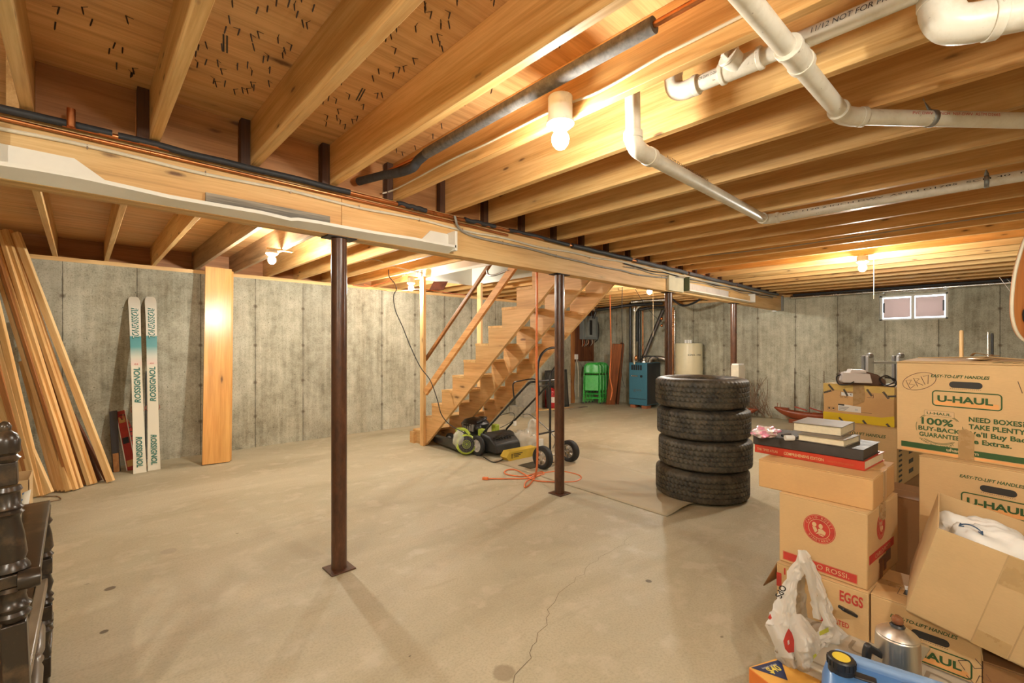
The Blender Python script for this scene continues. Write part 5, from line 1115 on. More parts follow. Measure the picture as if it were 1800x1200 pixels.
c=FR(2.13,1.30,.940); tag(MB().lathe([(.012,-.02),(.013,-.015),(.013,.015),(.012,.02)],c,(1,-1,.0),12).obj('clear_bottle',CLRG),'tiny clear bottle lying by the lower grey hardback','bottle')
# back stack: moving box with HANDLES print, yellow taped carton
hb,Wh=boxthing('moving box under the yellow-taped carton, its print partly hidden by books','' or (3.435,2.330),(3.075,2.605),.74,.404,.406,CB,tape=False)
text('EASY-TO-LIFT HANDLES',hb,(Wh-.335,0,.404-.075),ex,ez,.021,GRNP,w=.275,bold=.02,shear=.25)
for k in range(9): MB().box(Wh+.0002,Wh+.001,.04+.0*k,.12,.03+k*.035,.045+k*.035).obj('side_print',INK,hb)
for k in range(4): MB().box(Wh+.0002,Wh+.001,.30,.42,.05+k*.07,.08+k*.07).obj('side_print',INK,hb)
hb2,_=boxthing('plain box at floor level carrying the rear moving box','' or (3.435,2.330),(3.075,2.605),.74,.405,0,CBD,tape=False)
tp,Wt=boxthing('carton wrapped in yellow tape behind the books, small appliance on top','' or (3.488,2.390),(3.115,2.620),.32,.272,.812,CB2,'taped_carton',tape=False)
YT=NT('yellow_tape'); YT.col((.72,.52,.03)); YT.rough(.2); YT=YT.m
H_=.272
MB().box(-.001,Wt+.001,-.0012,.0,.0,.058).obj('tape_strip',YT,tp); YT2=plain('yellow_tape_thin',(.66,.46,.14),.25,var=.1)
MB().box(-.001,Wt+.001,-.0010,.0,H_-.045,H_).obj('tape_strip',YT2,tp); MB().box(-.002,Wt+.002,-.002,.325,H_+.0015,H_+.0025).obj('tape_strip',YT2,tp)
disc(tp,[(.0,H_),(.06,H_),(.0,H_-.09)],YT2,'tape_strip',lift=.0013); disc(tp,[(Wt,H_),(Wt-.09,H_),(Wt-.02,H_-.08),(Wt,H_-.08)],YT2,'tape_strip',lift=.0013); disc(tp,[(Wt-.07,.058),(Wt,.075),(Wt,.058)],YT,'tape_strip',lift=.0013)
for (x_,z_,a) in ((.005,.195,.35),(.13,.235,-1.1),(.275,.245,-1.),(.37,.235,-.95),(.395,.20,.15),(.10,.02,-.8),(.25,.02,-.9),(.39,.015,-.9),(.03,.262,-.9)):
    ca_,sa_=math.cos(a),math.sin(a); disc(tp,[(x_,z_),(x_+.055*ca_,z_+.055*sa_),(x_+.055*ca_-.014*sa_,z_+.055*sa_+.014*ca_),(x_-.014*sa_,z_+.014*ca_)],INK,'tape_mark',lift=.0016)
    ring(tp,[(x_+.004*ca_-.003*sa_,z_+.004*sa_+.003*ca_),(x_+.05*ca_-.003*sa_,z_+.05*sa_+.003*ca_),(x_+.05*ca_-.011*sa_,z_+.05*sa_+.011*ca_),(x_+.004*ca_-.011*sa_,z_+.004*sa_+.011*ca_)],.001,TAN,o=(0,-.001,0))
disc(tp,[(.195,.12),(.265,.155),(.27,.20),(.265,H_),(.195,H_)],TAPE,'tape_strip',lift=.002)
LBL=plain('white_label',(.78,.76,.72),.5,var=.03)
disc(tp,[(.10,.075),(.245,.075),(.245,.118),(.10,.128)],LBL,'paper_label',lift=.0012); disc(tp,[(.10,.115),(.14,.115),(.14,.127),(.10,.127)],INK,'label_mark',lift=.0018)
for k in range(4): bar2(MB(),.105,.17-.008*k,.105-.008*k,.1075-.008*k,-.0022).obj('label_mark',INK,tp)
text('CE',tp,(.208,0,.088),ex,ez,.012,plain('blue_print',(.05,.25,.4),.5,var=0.),w=.016,lift=.0018)
disc(tp,[(.12,.19),(.195,.188),(.195,.212),(.12,.215)],LBL,'paper_label',lift=.0012); text('K',tp,(.178,0,.196),ex,ez,.012,INK,bold=.03,lift=.0018)
text('KASC',tp,(.15,0,.213),ex,ez,.009,INK,w=.05,lift=.0016); text('C/ NO',tp,(.115,0,.175),ex,ez,.011,INK,w=.05,lift=.0012)
ring(tp,[(.110,.19),(.118,.19),(.118,.215),(.116,.215),(.116,.192),(.110,.192)],.0015,INK); bar2(MB(),.28,.32,.190,.192).box(.318,.320,-.001,-.0004,.190,.215).obj('print_mark',INK,tp); bar2(MB(),.24,.31,.078,.080).obj('print_mark',INK,tp)
for q in (.04,.068): ring(tp,rrect(q,.085,.022,.026,.003),.0014,INKB); disc(tp,ell(q,.088,.007,.006,10),INK)
# appliance on top
c=FR(3.30,2.50,1.0865); ap=thing('small_appliance','small white and brown appliance with a coiled black cord on the taped carton','appliance',tuple(c),math.atan2(-(2.62-2.39)*0,1)*0+YAW-PI/2-.35)
BRN=plain('appliance_brown',(.12,.06,.035),.35,var=.1)
MB().prism([(-.10,.02),(-.115,.035),(-.10,.095),(.06,.085),(.075,.02)],(0,-.07,0),(1,0,0),(0,0,1),(0,.05,0)).obj('front_panel',plain('appliance_white',(.66,.60,.56),.4,var=.04),ap,bevel=.004)
MB().prism([(-.09,.0),(-.08,.085),(.02,.11),(.12,.08),(.17,.04),(.17,.0)],(0,-.02,0),(1,0,0),(0,0,1),(0,.13,0)).obj('appliance_body',BRN,ap,bevel=.006)
MB().prism([(-.055,.088),(-.045,.115),(.04,.112),(.045,.09)],(0,-.055,0),(1,0,0),(0,0,1),(0,.09,0)).obj('top_button',MATS['appliance_white'],ap,bevel=.004)
MB().tube(cr([(-.09,-.03,.08),(-.135,-.05,.06),(-.13,-.08,.01),(-.08,-.09,.008),(-.04,-.085,.03)],6),.0045,7).obj('power_cord',BLKP,ap)
MB().tube(cr([(.17,.0,.06),(.21,-.04,.05),(.2,-.08,.008),(.14,-.08,.008),(.13,-.03,.05),(.19,.02,.07),(.22,-.01,.03),(.16,-.06,.01),(.12,-.07,.01)],6),.0055,7).obj('power_cord',BLKP,ap)
# brown box in the gap
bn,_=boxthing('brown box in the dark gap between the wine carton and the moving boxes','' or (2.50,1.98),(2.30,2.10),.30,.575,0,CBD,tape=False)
# two big moving boxes
u2,W2=boxthing('lower of the two large moving boxes, handle slot facing, behind the open box','' or (2.00,1.790),(1.600,2.020),.46,.406,.4835,CB,tape=False)
moving_print(u2,W2,.406,full=False,cx=.245)
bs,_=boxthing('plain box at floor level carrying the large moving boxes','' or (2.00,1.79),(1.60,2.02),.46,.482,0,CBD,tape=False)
u1,W1=boxthing('topmost large moving box with full green print and brown tape strip','' or (2.110,1.785),(1.712,2.014),.46,.404,.8915,CB,flaps=False)
moving_print(u1,W1,.404,True,cx=.235)
disc(u1,[(.213,-.0),(.262,-.0),(.262,.115),(.238,.13),(.213,.122)],TAPE,'tape_strip',lift=.0022)
m=MB()
for s,pts in ((0,[(0,0,.404),(W1,0,.404),(W1,.225,.412),(.24,.225,.424),(0,.225,.418)]),(1,[(0,.46,.404),(0,.235,.422),(.24,.235,.430),(W1,.235,.414),(W1,.46,.404)])): 
    MB().add(pts,[tuple(range(5))]).obj('top_flap',CB,u1,solid=.004)
MB().add([(.20,.14,.4225),(.26,.10,.420),(.30,.30,.425),(.24,.31,.432)],[(0,1,2,3)]).obj('tape_strip',TAPE,u1,solid=.001)
MB().tube(cr([(.20,.20,.435),(.225,.16,.448),(.25,.18,.44),(.27,.26,.437)],5),[.006]*16,8,flat=.3).obj('tape_curl',TAPE,u1)
for k in range(4): MB().add([(.31+k*.028,.02,.410),(.313+k*.028,.02,.410),(.363+k*.028,.21,.4155),(.360+k*.028,.21,.4155)],[(0,1,2,3)]).obj('flap_print',GRNP,u1,solid=.001)
text('FRAGILE HANDLE WITH CARE',u1,(.325,.03,.4135),(.25,1,.02),(-1,.25,0),.014,GRNP,w=.17,lift=.001)
stroke([[(0,0),(0,.04),(.02,.035),(.004,.02),(.024,.01),(.002,0)],[(.03,0),(.03,.04),(.048,.03),(.032,.02),(.05,0)],[(.058,0),(.058,.038)],[(.065,.036),(.085,.036),(.068,.0)]],u1,(.05,-.0,.285),(.92,0,.38),(-.38,0,.92),.0011,INKB)
stroke([[(.045+.062*math.cos(a),.02+.036*math.sin(a)) for a in [2*PI*k/26 for k in range(27)]]],u1,(.048,0,.285),(.92,0,.38),(-.38,0,.92),.0010,INKB)
stroke([[(0,.045),(.012,0)],[(.05,.05),(.025,.045),(.022,.022),(.045,.02),(.05,.0),(.02,-.005)]],u1,(.385,0,.295),(1,0,0),(0,0,1),.0012,INKB)
# open tilted box
O=FR(1.625,1.407,.425)
def fv(F,R,z): return V((F*ca+R*sa,F*sa-R*ca,z))
exo=fv(-.139,.155,-.0527).normalized(); ezo=fv(-.075,.028,.33).normalized(); ezo=(ezo-exo*ezo.dot(exo)).normalized(); eyo=ezo.cross(exo).normalized()
M=Matrix((exo,eyo,ezo)).transposed().to_4x4(); M.translation=O
ob=thing('open_cardboard_box','tilted open cardboard box with crumpled white paper bag inside','box',M=M)
Wo,Do,Ho=.46,.36,.34; t_=.004
m=MB().box(0,Wo,0,t_,0,Ho).box(0,Wo,Do-t_,Do,0,Ho+.0).box(0,t_,t_,Do-t_,0,Ho).box(Wo-t_,Wo,t_,Do-t_,0,Ho).box(0,Wo,0,Do,0,t_); m.obj('box_body',CB3,ob)
for x0,x1,z0,z1 in ((.17,.255,.235,.338),(.168,.252,.0,.055)): MB().box(x0,x1,-.0008,-.0001,z0,z1).obj('tape_strip',plain('clear_tape2',(.50,.34,.16),.3),ob)
for x_ in (.168,.255): MB().box(x_,x_+.003,-.0012,.0,0,Ho).obj('crease',plain('crease',(.46,.32,.16),.8),ob)
wbm=NT('white_paper_bag'); wbm.col((.80,.80,.77)); wbm.rough(.55)
m=crumple(V((.22,.18,.225)),.23,.16,.115,31,64,.30)
for v in m.v: v.x=min(max(v.x,.008),Wo-.008); v.y=min(max(v.y,.008),Do-.01); v.z=max(v.z,.01)
wb_=m.obj('white_paper_bag',wbm.m,sharp=80); wb_.matrix_basis=M.copy(); WM[wb_]=M.copy(); tag(wb_,'crumpled white bag with blue curved arrows inside the tilted open box','bag')
stroke([[(.03*math.cos(a),.03*math.sin(a)) for a in [PI*(.15+.7*k/12) for k in range(13)]],[(.027,.022),(.03,.008),(.018,.014)],[(-.027,.022),(-.03,.008),(-.018,.014)]],wb_,(.085,.085,.335),(1,0,0),(0,.9,.45),.0022,plain('blue_ink',(.03,.08,.16),.5,var=0.))
kb=MB().prism([(0,0),(.0,.19),(.05,.235),(.2,.22),(.2,0)],(.26,.27,.16),(1,0,0),(-0,.25,.97),(0,.004,0)).obj('cardboard_divider',CB2); kb.matrix_basis=M.copy(); tag(kb,'folded orange cardboard piece standing inside the tilted open box','cardboard piece')
# dark box remains under the tilted box
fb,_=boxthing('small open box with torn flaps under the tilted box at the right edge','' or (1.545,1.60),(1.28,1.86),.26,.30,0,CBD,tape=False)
MB().add([(.0,0,.30),(.0,.12,.30),(-.02,.13,.40),(-.012,.0,.40)],[(0,1,2,3)]).obj('open_flap',CB3,fb,solid=.004)
# ============================================================ FOREGROUND LOWER RIGHT
TUB=plain('grey_tote',(.46,.42,.34),.45,var=.06); 
ta,Wta=boxthing('grey plastic tote with raised lettering on its lid, under the coffee pot','' or (1.74,1.02),(1.32,1.36),.34,.196,0,TUB,'plastic_tote',flaps=False,tape=False,cat='tote')
MB().box(-.012,Wta+.012,-.012,.352,.1965,.212).obj('tote_lid',TUB,ta,bevel=.008,seg=3)
ring(ta,rrect(Wta/2,.17,Wta-.05,.30,.04),.010,plain('tote_dark',(.27,.23,.17),.5),o=(0,0,.2125),ex=(1,0,0),ey=(0,1,0)); text('USED',ta,(Wta*.30,.20,.2125),(1,0,0),(0,1,0),.085,MATS['tote_dark'],w=.30,lift=.001)
# percolator
c=FR(1.50,1.272,.2125); pk=thing('coffee_percolator','stainless steel coffee percolator with black handle and brown glass knob','coffee pot',tuple(c),YAW-PI/2)
SS=NT('brushed_steel'); tc=SS.coord(True,(1,1,.02)); n_=SS.noise(tc,260,3,.6); SS.col((.68,.64,.57)); SS.b.inputs['Metallic'].default_value=1.; SS.rough(SS.N('MapRange',iValue=n_,i1=.3,i2=.7,i3=.30,i4=.48).outputs[0]); SS=SS.m
HP_=.205
MB().lathe([(.002,0),(.060,0),(.064,.004),(.0635,.02),(.061,.10),(.0585,HP_-.012),(.0575,HP_-.004),(.054,HP_)],n=64).obj('pot_body',SS,pk,sharp=30)
MB().lathe([(.0555,HP_+.0002),(.0565,HP_+.003),(.050,HP_+.010),(.030,HP_+.024),(.015,HP_+.030),(.002,HP_+.031)],n=64).obj('lid',SS,pk,sharp=60)
MB().lathe([(.018,HP_+.026),(.021,HP_+.031),(.017,HP_+.036),(.010,HP_+.037)],n=28).obj('knob_collar',BLKP,pk)
AM=NT('amber_glass'); AM.col((.20,.075,.03)); AM.rough(.12); MB().lathe([(.010,HP_+.035),(.015,HP_+.040),(.0165,HP_+.048),(.014,HP_+.058),(.008,HP_+.063),(.001,HP_+.064)],n=28).obj('knob',AM.m,pk,sharp=80)
MB().prism([(-.052,.150),(-.095,.178),(-.105,.172),(-.112,.150),(-.116,.070),(-.104,.062),(-.098,.075),(-.090,.148),(-.056,.128)],(0,-.011,0),(1,0,0),(0,0,1),(0,.022,0)).obj('handle',BLKP,pk,bevel=.006,seg=3)
MB().prism([(.05,.115),(.05,.185),(.098,.172),(.104,.165),(.06,.105)],(0,-.012,0),(1,0,0),(0,0,1),(0,.024,0)).obj('spout',SS,pk,bevel=.007,seg=3)
# steel lid/bowl behind the pot
c=FR(1.40,1.36,.213); bw=thing('steel_bowl','shiny steel bowl beside the coffee pot at the bottom edge','bowl',tuple(c)); MB().lathe([(.02,0),(.06,.006),(.075,.03),(.078,.055),(.075,.055),(.070,.03),(.055,.010),(.02,.004)],n=40).obj('bowl_body',SS,bw,sharp=60)
# blue water jug
BLJ=plain('blue_plastic',(.085,.22,.50),.35,var=.06); BLJL=plain('blue_plastic_light',(.20,.34,.58),.45,var=.08)
A_,B_=(1.33,.985),(1.07,1.27)
A_,B_=(1.50,1.025),(1.25,1.37)
a=FR(*A_,0); b=FR(*B_,0); an=math.atan2(b.y-a.y,b.x-a.x); Wj=(b-a).length+.0; jg=thing('water_jug','blue plastic water jug with black and yellow screw cap','water jug',(a.x,a.y,0),an)
hj=.398
# body stands towards the camera from the line A-B ; y negative = nearer the camera
m=loft([((Wj/2,-.15,.0),Wj/2-.02,.13,.3),((Wj/2,-.15,.03),Wj/2,.15,.25),((Wj/2,-.15,.33),Wj/2,.15,.25),((Wj/2,-.15,.366),Wj/2-.008,.142,.3),((Wj/2,-.15,.378),Wj/2-.03,.12,.3)],48); m.obj('jug_body',BLJ,jg,sharp=60)
m=MB()
for x0,x1,y0,y1 in ((.03,Wj-.02,-.05,-.012),(.03,Wj-.02,-.29,-.26),): MB().box(x0,x1,y0,y1,.35,hj).obj('top_ridge',BLJL,jg,bevel=.012,seg=3)
MB().tube(cr([(Wj*.42,-.13,.365),(Wj*.46,-.13,.405),(Wj*.64,-.13,.412),(Wj*.84,-.13,.405),(Wj*.90,-.13,.365)],6),.016,12).obj('carry_handle',BLJ,jg)
c_=V((.050,-.098,.372)); MB().lathe([(.030,0),(.034,.003),(.034,.02),(.036,.022),(.036,.042),(.033,.046),(.024,.046)],c_,(0,0,1),40).obj('screw_cap',BLKP,jg,sharp=30)
m=MB()
for k in range(20): a_=k*PI/10; m.obox(c_+V((math.cos(a_)*.036,math.sin(a_)*.036,.032)),(math.cos(a_)*.002,math.sin(a_)*.002,0),(-math.sin(a_)*.002,math.cos(a_)*.002,0),(0,0,.009))
m.obj('cap_rib',BLKP,jg); MB().lathe([(.001,.0475),(.023,.0475),(.0235,.046)],c_,(0,0,1),32).obj('cap_disc',plain('cap_yellow',(.75,.58,.06),.35,var=.03),jg)
MB().box(.08,.135,-.115,-.085,.370,.384).obj('cap_strap',BLKP,jg,bevel=.004)
# orange carton
ORB=plain('carton_orange',(.72,.20,.03),.45,var=.04); ORY=plain('carton_yellow',(.78,.42,.08),.45,var=.1,sc=5.)
A0,B0_,C0=atZ(1316,1172,.17),atZ(1345,1210,.17),atZ(1391,1148,.17)
e_y=(C0-A0).normalized(); e_x=V((e_y.y,-e_y.x,0)); 
if e_x.dot(B0_-A0)<0: e_x=-e_x
an=math.atan2(-(-e_y.x),e_y.y)
M=Matrix((e_x,e_y,V((0,0,1)))).transposed().to_4x4()
if M.to_3x3().determinant()<0: M=Matrix((e_y,e_x,V((0,0,1)))).transposed().to_4x4()
M.translation=V((A0.x,A0.y,0)); oc_=thing('orange_carton','orange and yellow carton with a $40 rebate triangle at the bottom edge','carton',M=M)
ux=V(M.col[0][:3]); d1=(C0-A0).length
sw=ux.dot(e_y)>.9   # local x runs towards the back
L1,L2=(.20,.24) if sw else (.24,.20)
L1,L2=(d1+.03,.26) if sw else (.26,d1+.03)
MB().box(0,L1,0,L2,0,.168).obj('carton_body',ORB,oc_,bevel=.003); MB().box(.001,L1-.001,.001,L2-.001,.1682,.1695).obj('carton_top',ORY,oc_)
tX,tY=((0,1,0),(1,0,0)) if sw else ((1,0,0),(0,1,0))
nz=V(tX).cross(V(tY)).z
if nz<0: tX=tuple(-q for q in tX)
NAV=plain('navy_print',(.02,.03,.10),.5,var=0.); o_=(0,0,.1696)
def topo(P,mt,lift): return disc(oc_,P,mt,'print_patch',o=o_,ex=V(tX) if nz>0 else V(tX)*-1*-1,ey=tY,lift=lift)
def tp2(q,r): return V(o_)+ (V((0,1,0))*q+V((1,0,0))*r if sw else V((1,0,0))*q+V((0,1,0))*r)
def toppoly(P,mt,l,name='print_patch'):
    m=MB(); pts=[tp2(q,r)+V((0,0,l)) for q,r in P]; f=tuple(range(len(P)))
    m.add(pts,[f]); ob_=m.obj(name,mt,oc_)
    if ob_.data.polygons[0].normal.z<0: ob_.data.flip_normals()
toppoly([(.005,.005),(.10,.075),(.01,.15)],NAV,.0006); toppoly([(.0,.14),(.03,.14),(.03,.17),(.0,.17)],REDP,.0008)
ex3=(tp2(0,1)-tp2(0,0)).normalized(); ey3=V((0,0,1)).cross(ex3)
pc_=tp2(.045,.035); text('$40',oc_,tp2(.055,.05),ex3,ey3,.030,plain('rebate_yellow',(.85,.70,.10),.5,var=0.),w=.055,bold=.02,lift=.0012); text('instant rebate',oc_,tp2(.028,.04),ex3,ey3,.010,LBL,w=.07,lift=.0012)
for k in range(7): 
    p=tp2(.03+.022*k,.17); text('replacement features',oc_,tp2(.02+.026*k,.175),ex3,ey3,.007,INKB,w=.10 if k%2 else .08,lift=.0012)
toppoly([(.15,.03),(.24,.02),(.24,.14),(.16,.13)],INK,.0008); toppoly([(.17,.045),(.24,.04),(.24,.12),(.175,.115)],LBL,.0014)
# shopping bag
FB,RB=1.80,1.075
BAG=NT('white_bag_film'); tc=BAG.coord(); n_=BAG.noise(tc,6,4,.6); BAG.col((.80,.78,.72)); BAG.rough(.28); tl_=BAG.N('BsdfTranslucent',i0=(.80,.78,.72,1)); mx_=BAG.N('MixShader',i0=.45); BAG.l.new(BAG.b.outputs[0],mx_.inputs[1]); BAG.l.new(tl_.outputs[0],mx_.inputs[2]); BAG.l.new(mx_.outputs[0],BAG.n['Material Output'].inputs[0]); BAG.b.inputs['Subsurface Weight'].default_value=.0; BAG=BAG.m
sh=thing('shopping_bag','crumpled white plastic shopping bag with red and green marks standing by the egg box','plastic bag',tuple(FR(FB,1.16,0)))
def bp_(px_,py_,d): return atD(px_,py_,d)
def sheet(rows,nu=44,nv=60,amp=.014,seed=3):
    """rows: list of (left px, right px, y px, depth) from top to bottom -> crumpled surface"""
    o_=V((seed*3.1,)*3); n=len(rows)-1
    def fn(u,v):
        s=v*n; i=min(int(s),n-1); f=s-i; f=f*f*(3-2*f); a=rows[i]; b=rows[i+1]; L_=[p+(q-p)*f for p,q in zip(a,b)]
        x=L_[0]+(L_[1]-L_[0])*u; bulge=math.sin(u*PI)*L_[4]
        p=atD(x,L_[2],L_[3]-bulge); q=p*8+o_; k=noise.noise(q)+.9*abs(noise.noise(q*2.1))+.7*abs(noise.noise(q*4.3))+.35*abs(noise.noise(q*9))
        return p-F_*k*amp*2.2+R_*noise.noise(q*1.7+V((5,5,5)))*amp*.5
    return MB().grid(fn,nu,nv)
FRT=[(1402,1412,965,1.86,.0),(1404,1420,1000,1.86,.01),(1398,1408,1040,1.85,.01),(1388,1404,1075,1.84,.02),(1342,1408,1097,1.80,.05),(1352,1440,1120,1.76,.10),(1362,1452,1150,1.72,.10),(1372,1440,1185,1.72,.06),(1378,1430,1200,1.72,.02)]
sheet([(1400,1408,965,1.88,0),(1384,1412,1000,1.87,.01),(1368,1402,1040,1.86,.02),(1352,1398,1075,1.84,.03),(1343,1392,1096,1.82,.04),(1352,1400,1120,1.79,.06),(1362,1412,1150,1.76,.07),(1374,1420,1180,1.75,.04)],seed=1).obj('bag_panel',BAG,sh,world=True,sharp=80)
sheet([(1408,1414,965,1.88,0),(1412,1428,985,1.88,.01),(1420,1442,1010,1.87,.02),(1428,1450,1040,1.86,.02),(1430,1452,1070,1.85,.03),(1432,1462,1090,1.83,.04),(1428,1482,1108,1.83,.04),(1426,1462,1128,1.80,.06),(1418,1446,1150,1.77,.05),(1418,1430,1178,1.76,.02)],seed=2).obj('bag_panel',BAG,sh,world=True,sharp=80)
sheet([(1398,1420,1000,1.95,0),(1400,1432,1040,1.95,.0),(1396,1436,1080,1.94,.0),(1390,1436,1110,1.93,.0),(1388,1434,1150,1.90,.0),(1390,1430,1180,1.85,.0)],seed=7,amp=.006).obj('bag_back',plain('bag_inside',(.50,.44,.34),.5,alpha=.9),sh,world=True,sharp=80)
sheet([(1392,1404,1075,1.80,.0),(1388,1420,1090,1.78,.03),(1386,1438,1115,1.74,.07),(1388,1442,1140,1.72,.08),(1392,1436,1165,1.71,.06),(1400,1424,1182,1.72,.02)],seed=5,amp=.010).obj('bag_panel',BAG,sh,world=True,sharp=80)
sheet([(1400,1412,964,1.87,0),(1403,1420,985,1.84,.012),(1412,1432,1012,1.84,.012),(1420,1436,1040,1.84,.012),(1426,1440,1065,1.84,.01),(1428,1440,1085,1.84,.01)],8,20,.008,seed=9).obj('bag_handle',BAG,sh,world=True,sharp=80)
def bagmark(pts,mt,d,name='bag_print'):
    m=MB(); m.add([atD(x,y,d) for x,y in pts],[tuple(range(len(pts)))]).obj(name,mt,sh,world=True)
bagmark([(1386,1104),(1392,1112),(1396,1125),(1396,1146),(1386,1147),(1380,1140),(1377,1126),(1381,1114)],REDP,1.655); bagmark([(1384,1126),(1387,1124),(1388,1131),(1385,1134)],BAG,1.65)
OLV=plain('olive_print',(.45,.45,.05),.5,var=0.); bagmark([(1440,1110),(1456,1102),(1457,1110),(1441,1117)],OLV,1.76); bagmark([(1418,1160),(1434,1148),(1436,1152),(1420,1168)],OLV,1.68)
bagmark([(1354,1078),(1357,1086),(1353,1089),(1350,1085)],REDP,1.75)
text('SdO',sh,atD(1373,1052,1.79),(R_*.45+V((0,0,.9))).normalized(),(-R_*.9+V((0,0,.45))).normalized(),.028,INK,w=.05,bold=.02,world=True)
c=FR(1.80,1.30,.335); tag(MB().bar(c,c+R_*.06-V((0,0,.03)),.012,.03,F_).obj('black_clasp',BLKP,bevel=.004),'small black plastic clasp stuck to the egg box front beside the bag','clasp')
# ============================================================ THINGS BEHIND THE BOXES
ALU=plain('aluminium',(.50,.51,.52),.35,.7)
ld=thing('folding_ladder','light grey aluminium folding ladder standing behind the boxes','ladder',tuple(FR(4.3,3.45,0)))
for x_ in (1529,1583):
    a=atD(x_,625,4.35); MB().bar((a.x,a.y,0),(a.x,a.y,a.z),.03,.06,R_).obj('ladder_rail',ALU,ld,world=True,bevel=.004); MB().lathe([(.024,-.018),(.028,-.012),(.028,.012),(.024,.018)],(a.x,a.y,a.z),R_,18).obj('ladder_hinge',plain('hinge_dark',(.26,.26,.26),.4,.6),ld,world=True)
    MB().bar((a.x+.06*ca,a.y+.06*sa,0),(a.x+.06*ca,a.y+.06*sa,a.z),.03,.05,R_).obj('ladder_rail',plain('hinge_dark',(.12,.12,.12),.4,.6),ld,world=True,bevel=.004)
a,b=atD(1529,637,4.35),atD(1583,637,4.35)
for dz in (0,-.28,-.56,-.84,-1.1): MB().bar(a+V((0,0,dz)),b+V((0,0,dz)),.03,.025).obj('ladder_rung',ALU,ld,world=True,bevel=.003)
a=atD(1690,581,5.6); tag(MB().tube([(a.x,a.y,0),(a.x,a.y,a.z-.01),(a.x,a.y,a.z+.005)],[.02,.02,.014],12).obj('wooden_handle',W_ZP),'pale wooden tool handle rising behind the topmost moving box','tool handle')
for q,x_ in enumerate((1737,1744)):
    a=atD(x_,584+q*1.5,5.2); tag(MB().tube([(a.x,a.y,0),(a.x,a.y,a.z-.02),(a.x,a.y,a.z)],[.013,.013,.009],12).obj('black_pole',BLKP if q else STEEL),['shiny pole end behind the topmost moving box','black pole end beside the shiny pole behind the topmost box'][q],'pole')
# varnished board hanging at right edge
dB_=1.9; Px=[(1800,424),(1791,452),(1784,480),(1779.5,515),(1778.5,545),(1781,566),(1787,583),(1797,596),(1815,604),(1850,606),(1885,600),(1905,585),(1912,555),(1910,500),(1900,440),(1888,400),(1860,375),(1830,380),(1812,400)]
loc=[((x-1845)/CF*dB_,(500-y)/CF*dB_) for x,y in Px]; loc=[(p.x,p.y) for p in cr([(a,b,0) for a,b in loc],4,closed=True)]
oc2=atD(1845,500,dB_); hg=thing('hanging_wooden_board','orange varnished board with white edge and dark oval hole hanging at the right edge','board',tuple(oc2))
GT=wood('guitar_orange',(.62,.25,.07),(.48,.16,.04),2,kn=0,r=.35,vary=.0)
MB().prism(loc,oc2+F_*.001,R_,(0,0,1),F_*.012).obj('board_body',GT,hg,world=True,bevel=.006,seg=3)
m=MB(); m.tube([oc2+R_*p+V((0,0,q))-F_*.001 for p,q in loc],.0055,6,closed=True).obj('white_binding',plain('binding',(.75,.68,.52),.5),hg,world=True)
disc(hg,[((x-1845)/CF*dB_,(500-y)/CF*dB_) for x,y in [(1797,562),(1795.5,552),(1797,545),(1803,540),(1812,540),(1818,548),(1818,562),(1812,572),(1803,572)]],BLK,'oval_hole',o=(0,0,0),ex=R_,ey=(0,0,1),lift=.0025)
for p,q in (((1757,487,3.2),(1782,520,1.92)),((1770,490,3.0),(1800,520,1.92))):
    tag(MB().tube([atD(*p)+V((0,0,.0)),atD(*q)],.0012,5).obj('thin_line',plain('fish_line',(.6,.58,.5),.5)),['thin line running down to the hanging board','second thin line running down to the hanging board'][int(p[0]==1770)],'string')
# ============================================================ ROCKING CHAIR AT LEFT
LQ=NT('black_lacquer'); tc=LQ.coord(); n_=LQ.noise(tc,14,5,.7); LQ.col(LQ.mix(LQ.step(n_,.5,.72),(.028,.020,.014),(.10,.065,.035))); LQ.rough(.28); LQ=LQ.m
d0=1.264; pA=FR(d0,-1.40,0); P0=FR(1.264,(22-900)/CF*1.264,0)
rc=thing('rocking_chair','dark lacquered rocking chair with turned posts at the left edge','rocking chair',(P0.x,P0.y,0))
def post(a,b,prof,n=28):
    a,b=V(a),V(b); L=(b-a).length; return MB().lathe([(r,z*L) for r,z in prof],a,(b-a),n)
bt=atD(8,762,1.264); bb_=atD(30,1190,1.264); bb_=bb_+(bb_-bt).normalized()*.22
# back post: square foot, rings, vase, block, vase, finial
d=(bt-bb_).normalized(); Lp=(bt-bb_).length
def zpx(y): return (bb_.z-(CH-(y-HZ)/CF*1.264))/(bb_.z-bt.z)
Z_=lambda y:zpx(y)
prof=[(.022,Z_(1090)),(.030,Z_(1085)),(.036,Z_(1078)),(.030,Z_(1072)),(.037,Z_(1064)),(.029,Z_(1058)),(.026,Z_(1048)),(.029,Z_(1040)),(.037,Z_(1034)),(.030,Z_(1028))]
MB().lathe([(r,z*Lp) for r,z in prof],bb_,d,32).obj('post_rings',LQ,rc,world=True)
def sqb(y0,y1,h): a=bb_+d*Z_(y0)*Lp; b=bb_+d*Z_(y1)*Lp; return MB().bar(a,b,h,h,(0,1,0))
MB().bar(bb_,bb_+d*Z_(1092)*Lp,.05,.05,(0,1,0)).obj('back_post',LQ,rc,world=True,bevel=.003); sqb(1027,1005,.062).obj('post_block',LQ,rc,world=True,bevel=.004)
prof=[(.026,Z_(1005)),(.038,Z_(1000)),(.036,Z_(994)),(.028,Z_(985)),(.033,Z_(975)),(.029,Z_(940)),(.022,Z_(910)),(.024,Z_(906)),(.031,Z_(902)),(.024,Z_(897)),(.031,Z_(893)),(.025,Z_(888)),(.025,Z_(866)),(.030,Z_(862)),(.026,Z_(855))]
MB().lathe([(r,z*Lp) for r,z in prof],bb_,d,32).obj('back_post_turning',LQ,rc,world=True); sqb(852,812,.043).obj('post_block',LQ,rc,world=True,bevel=.003)
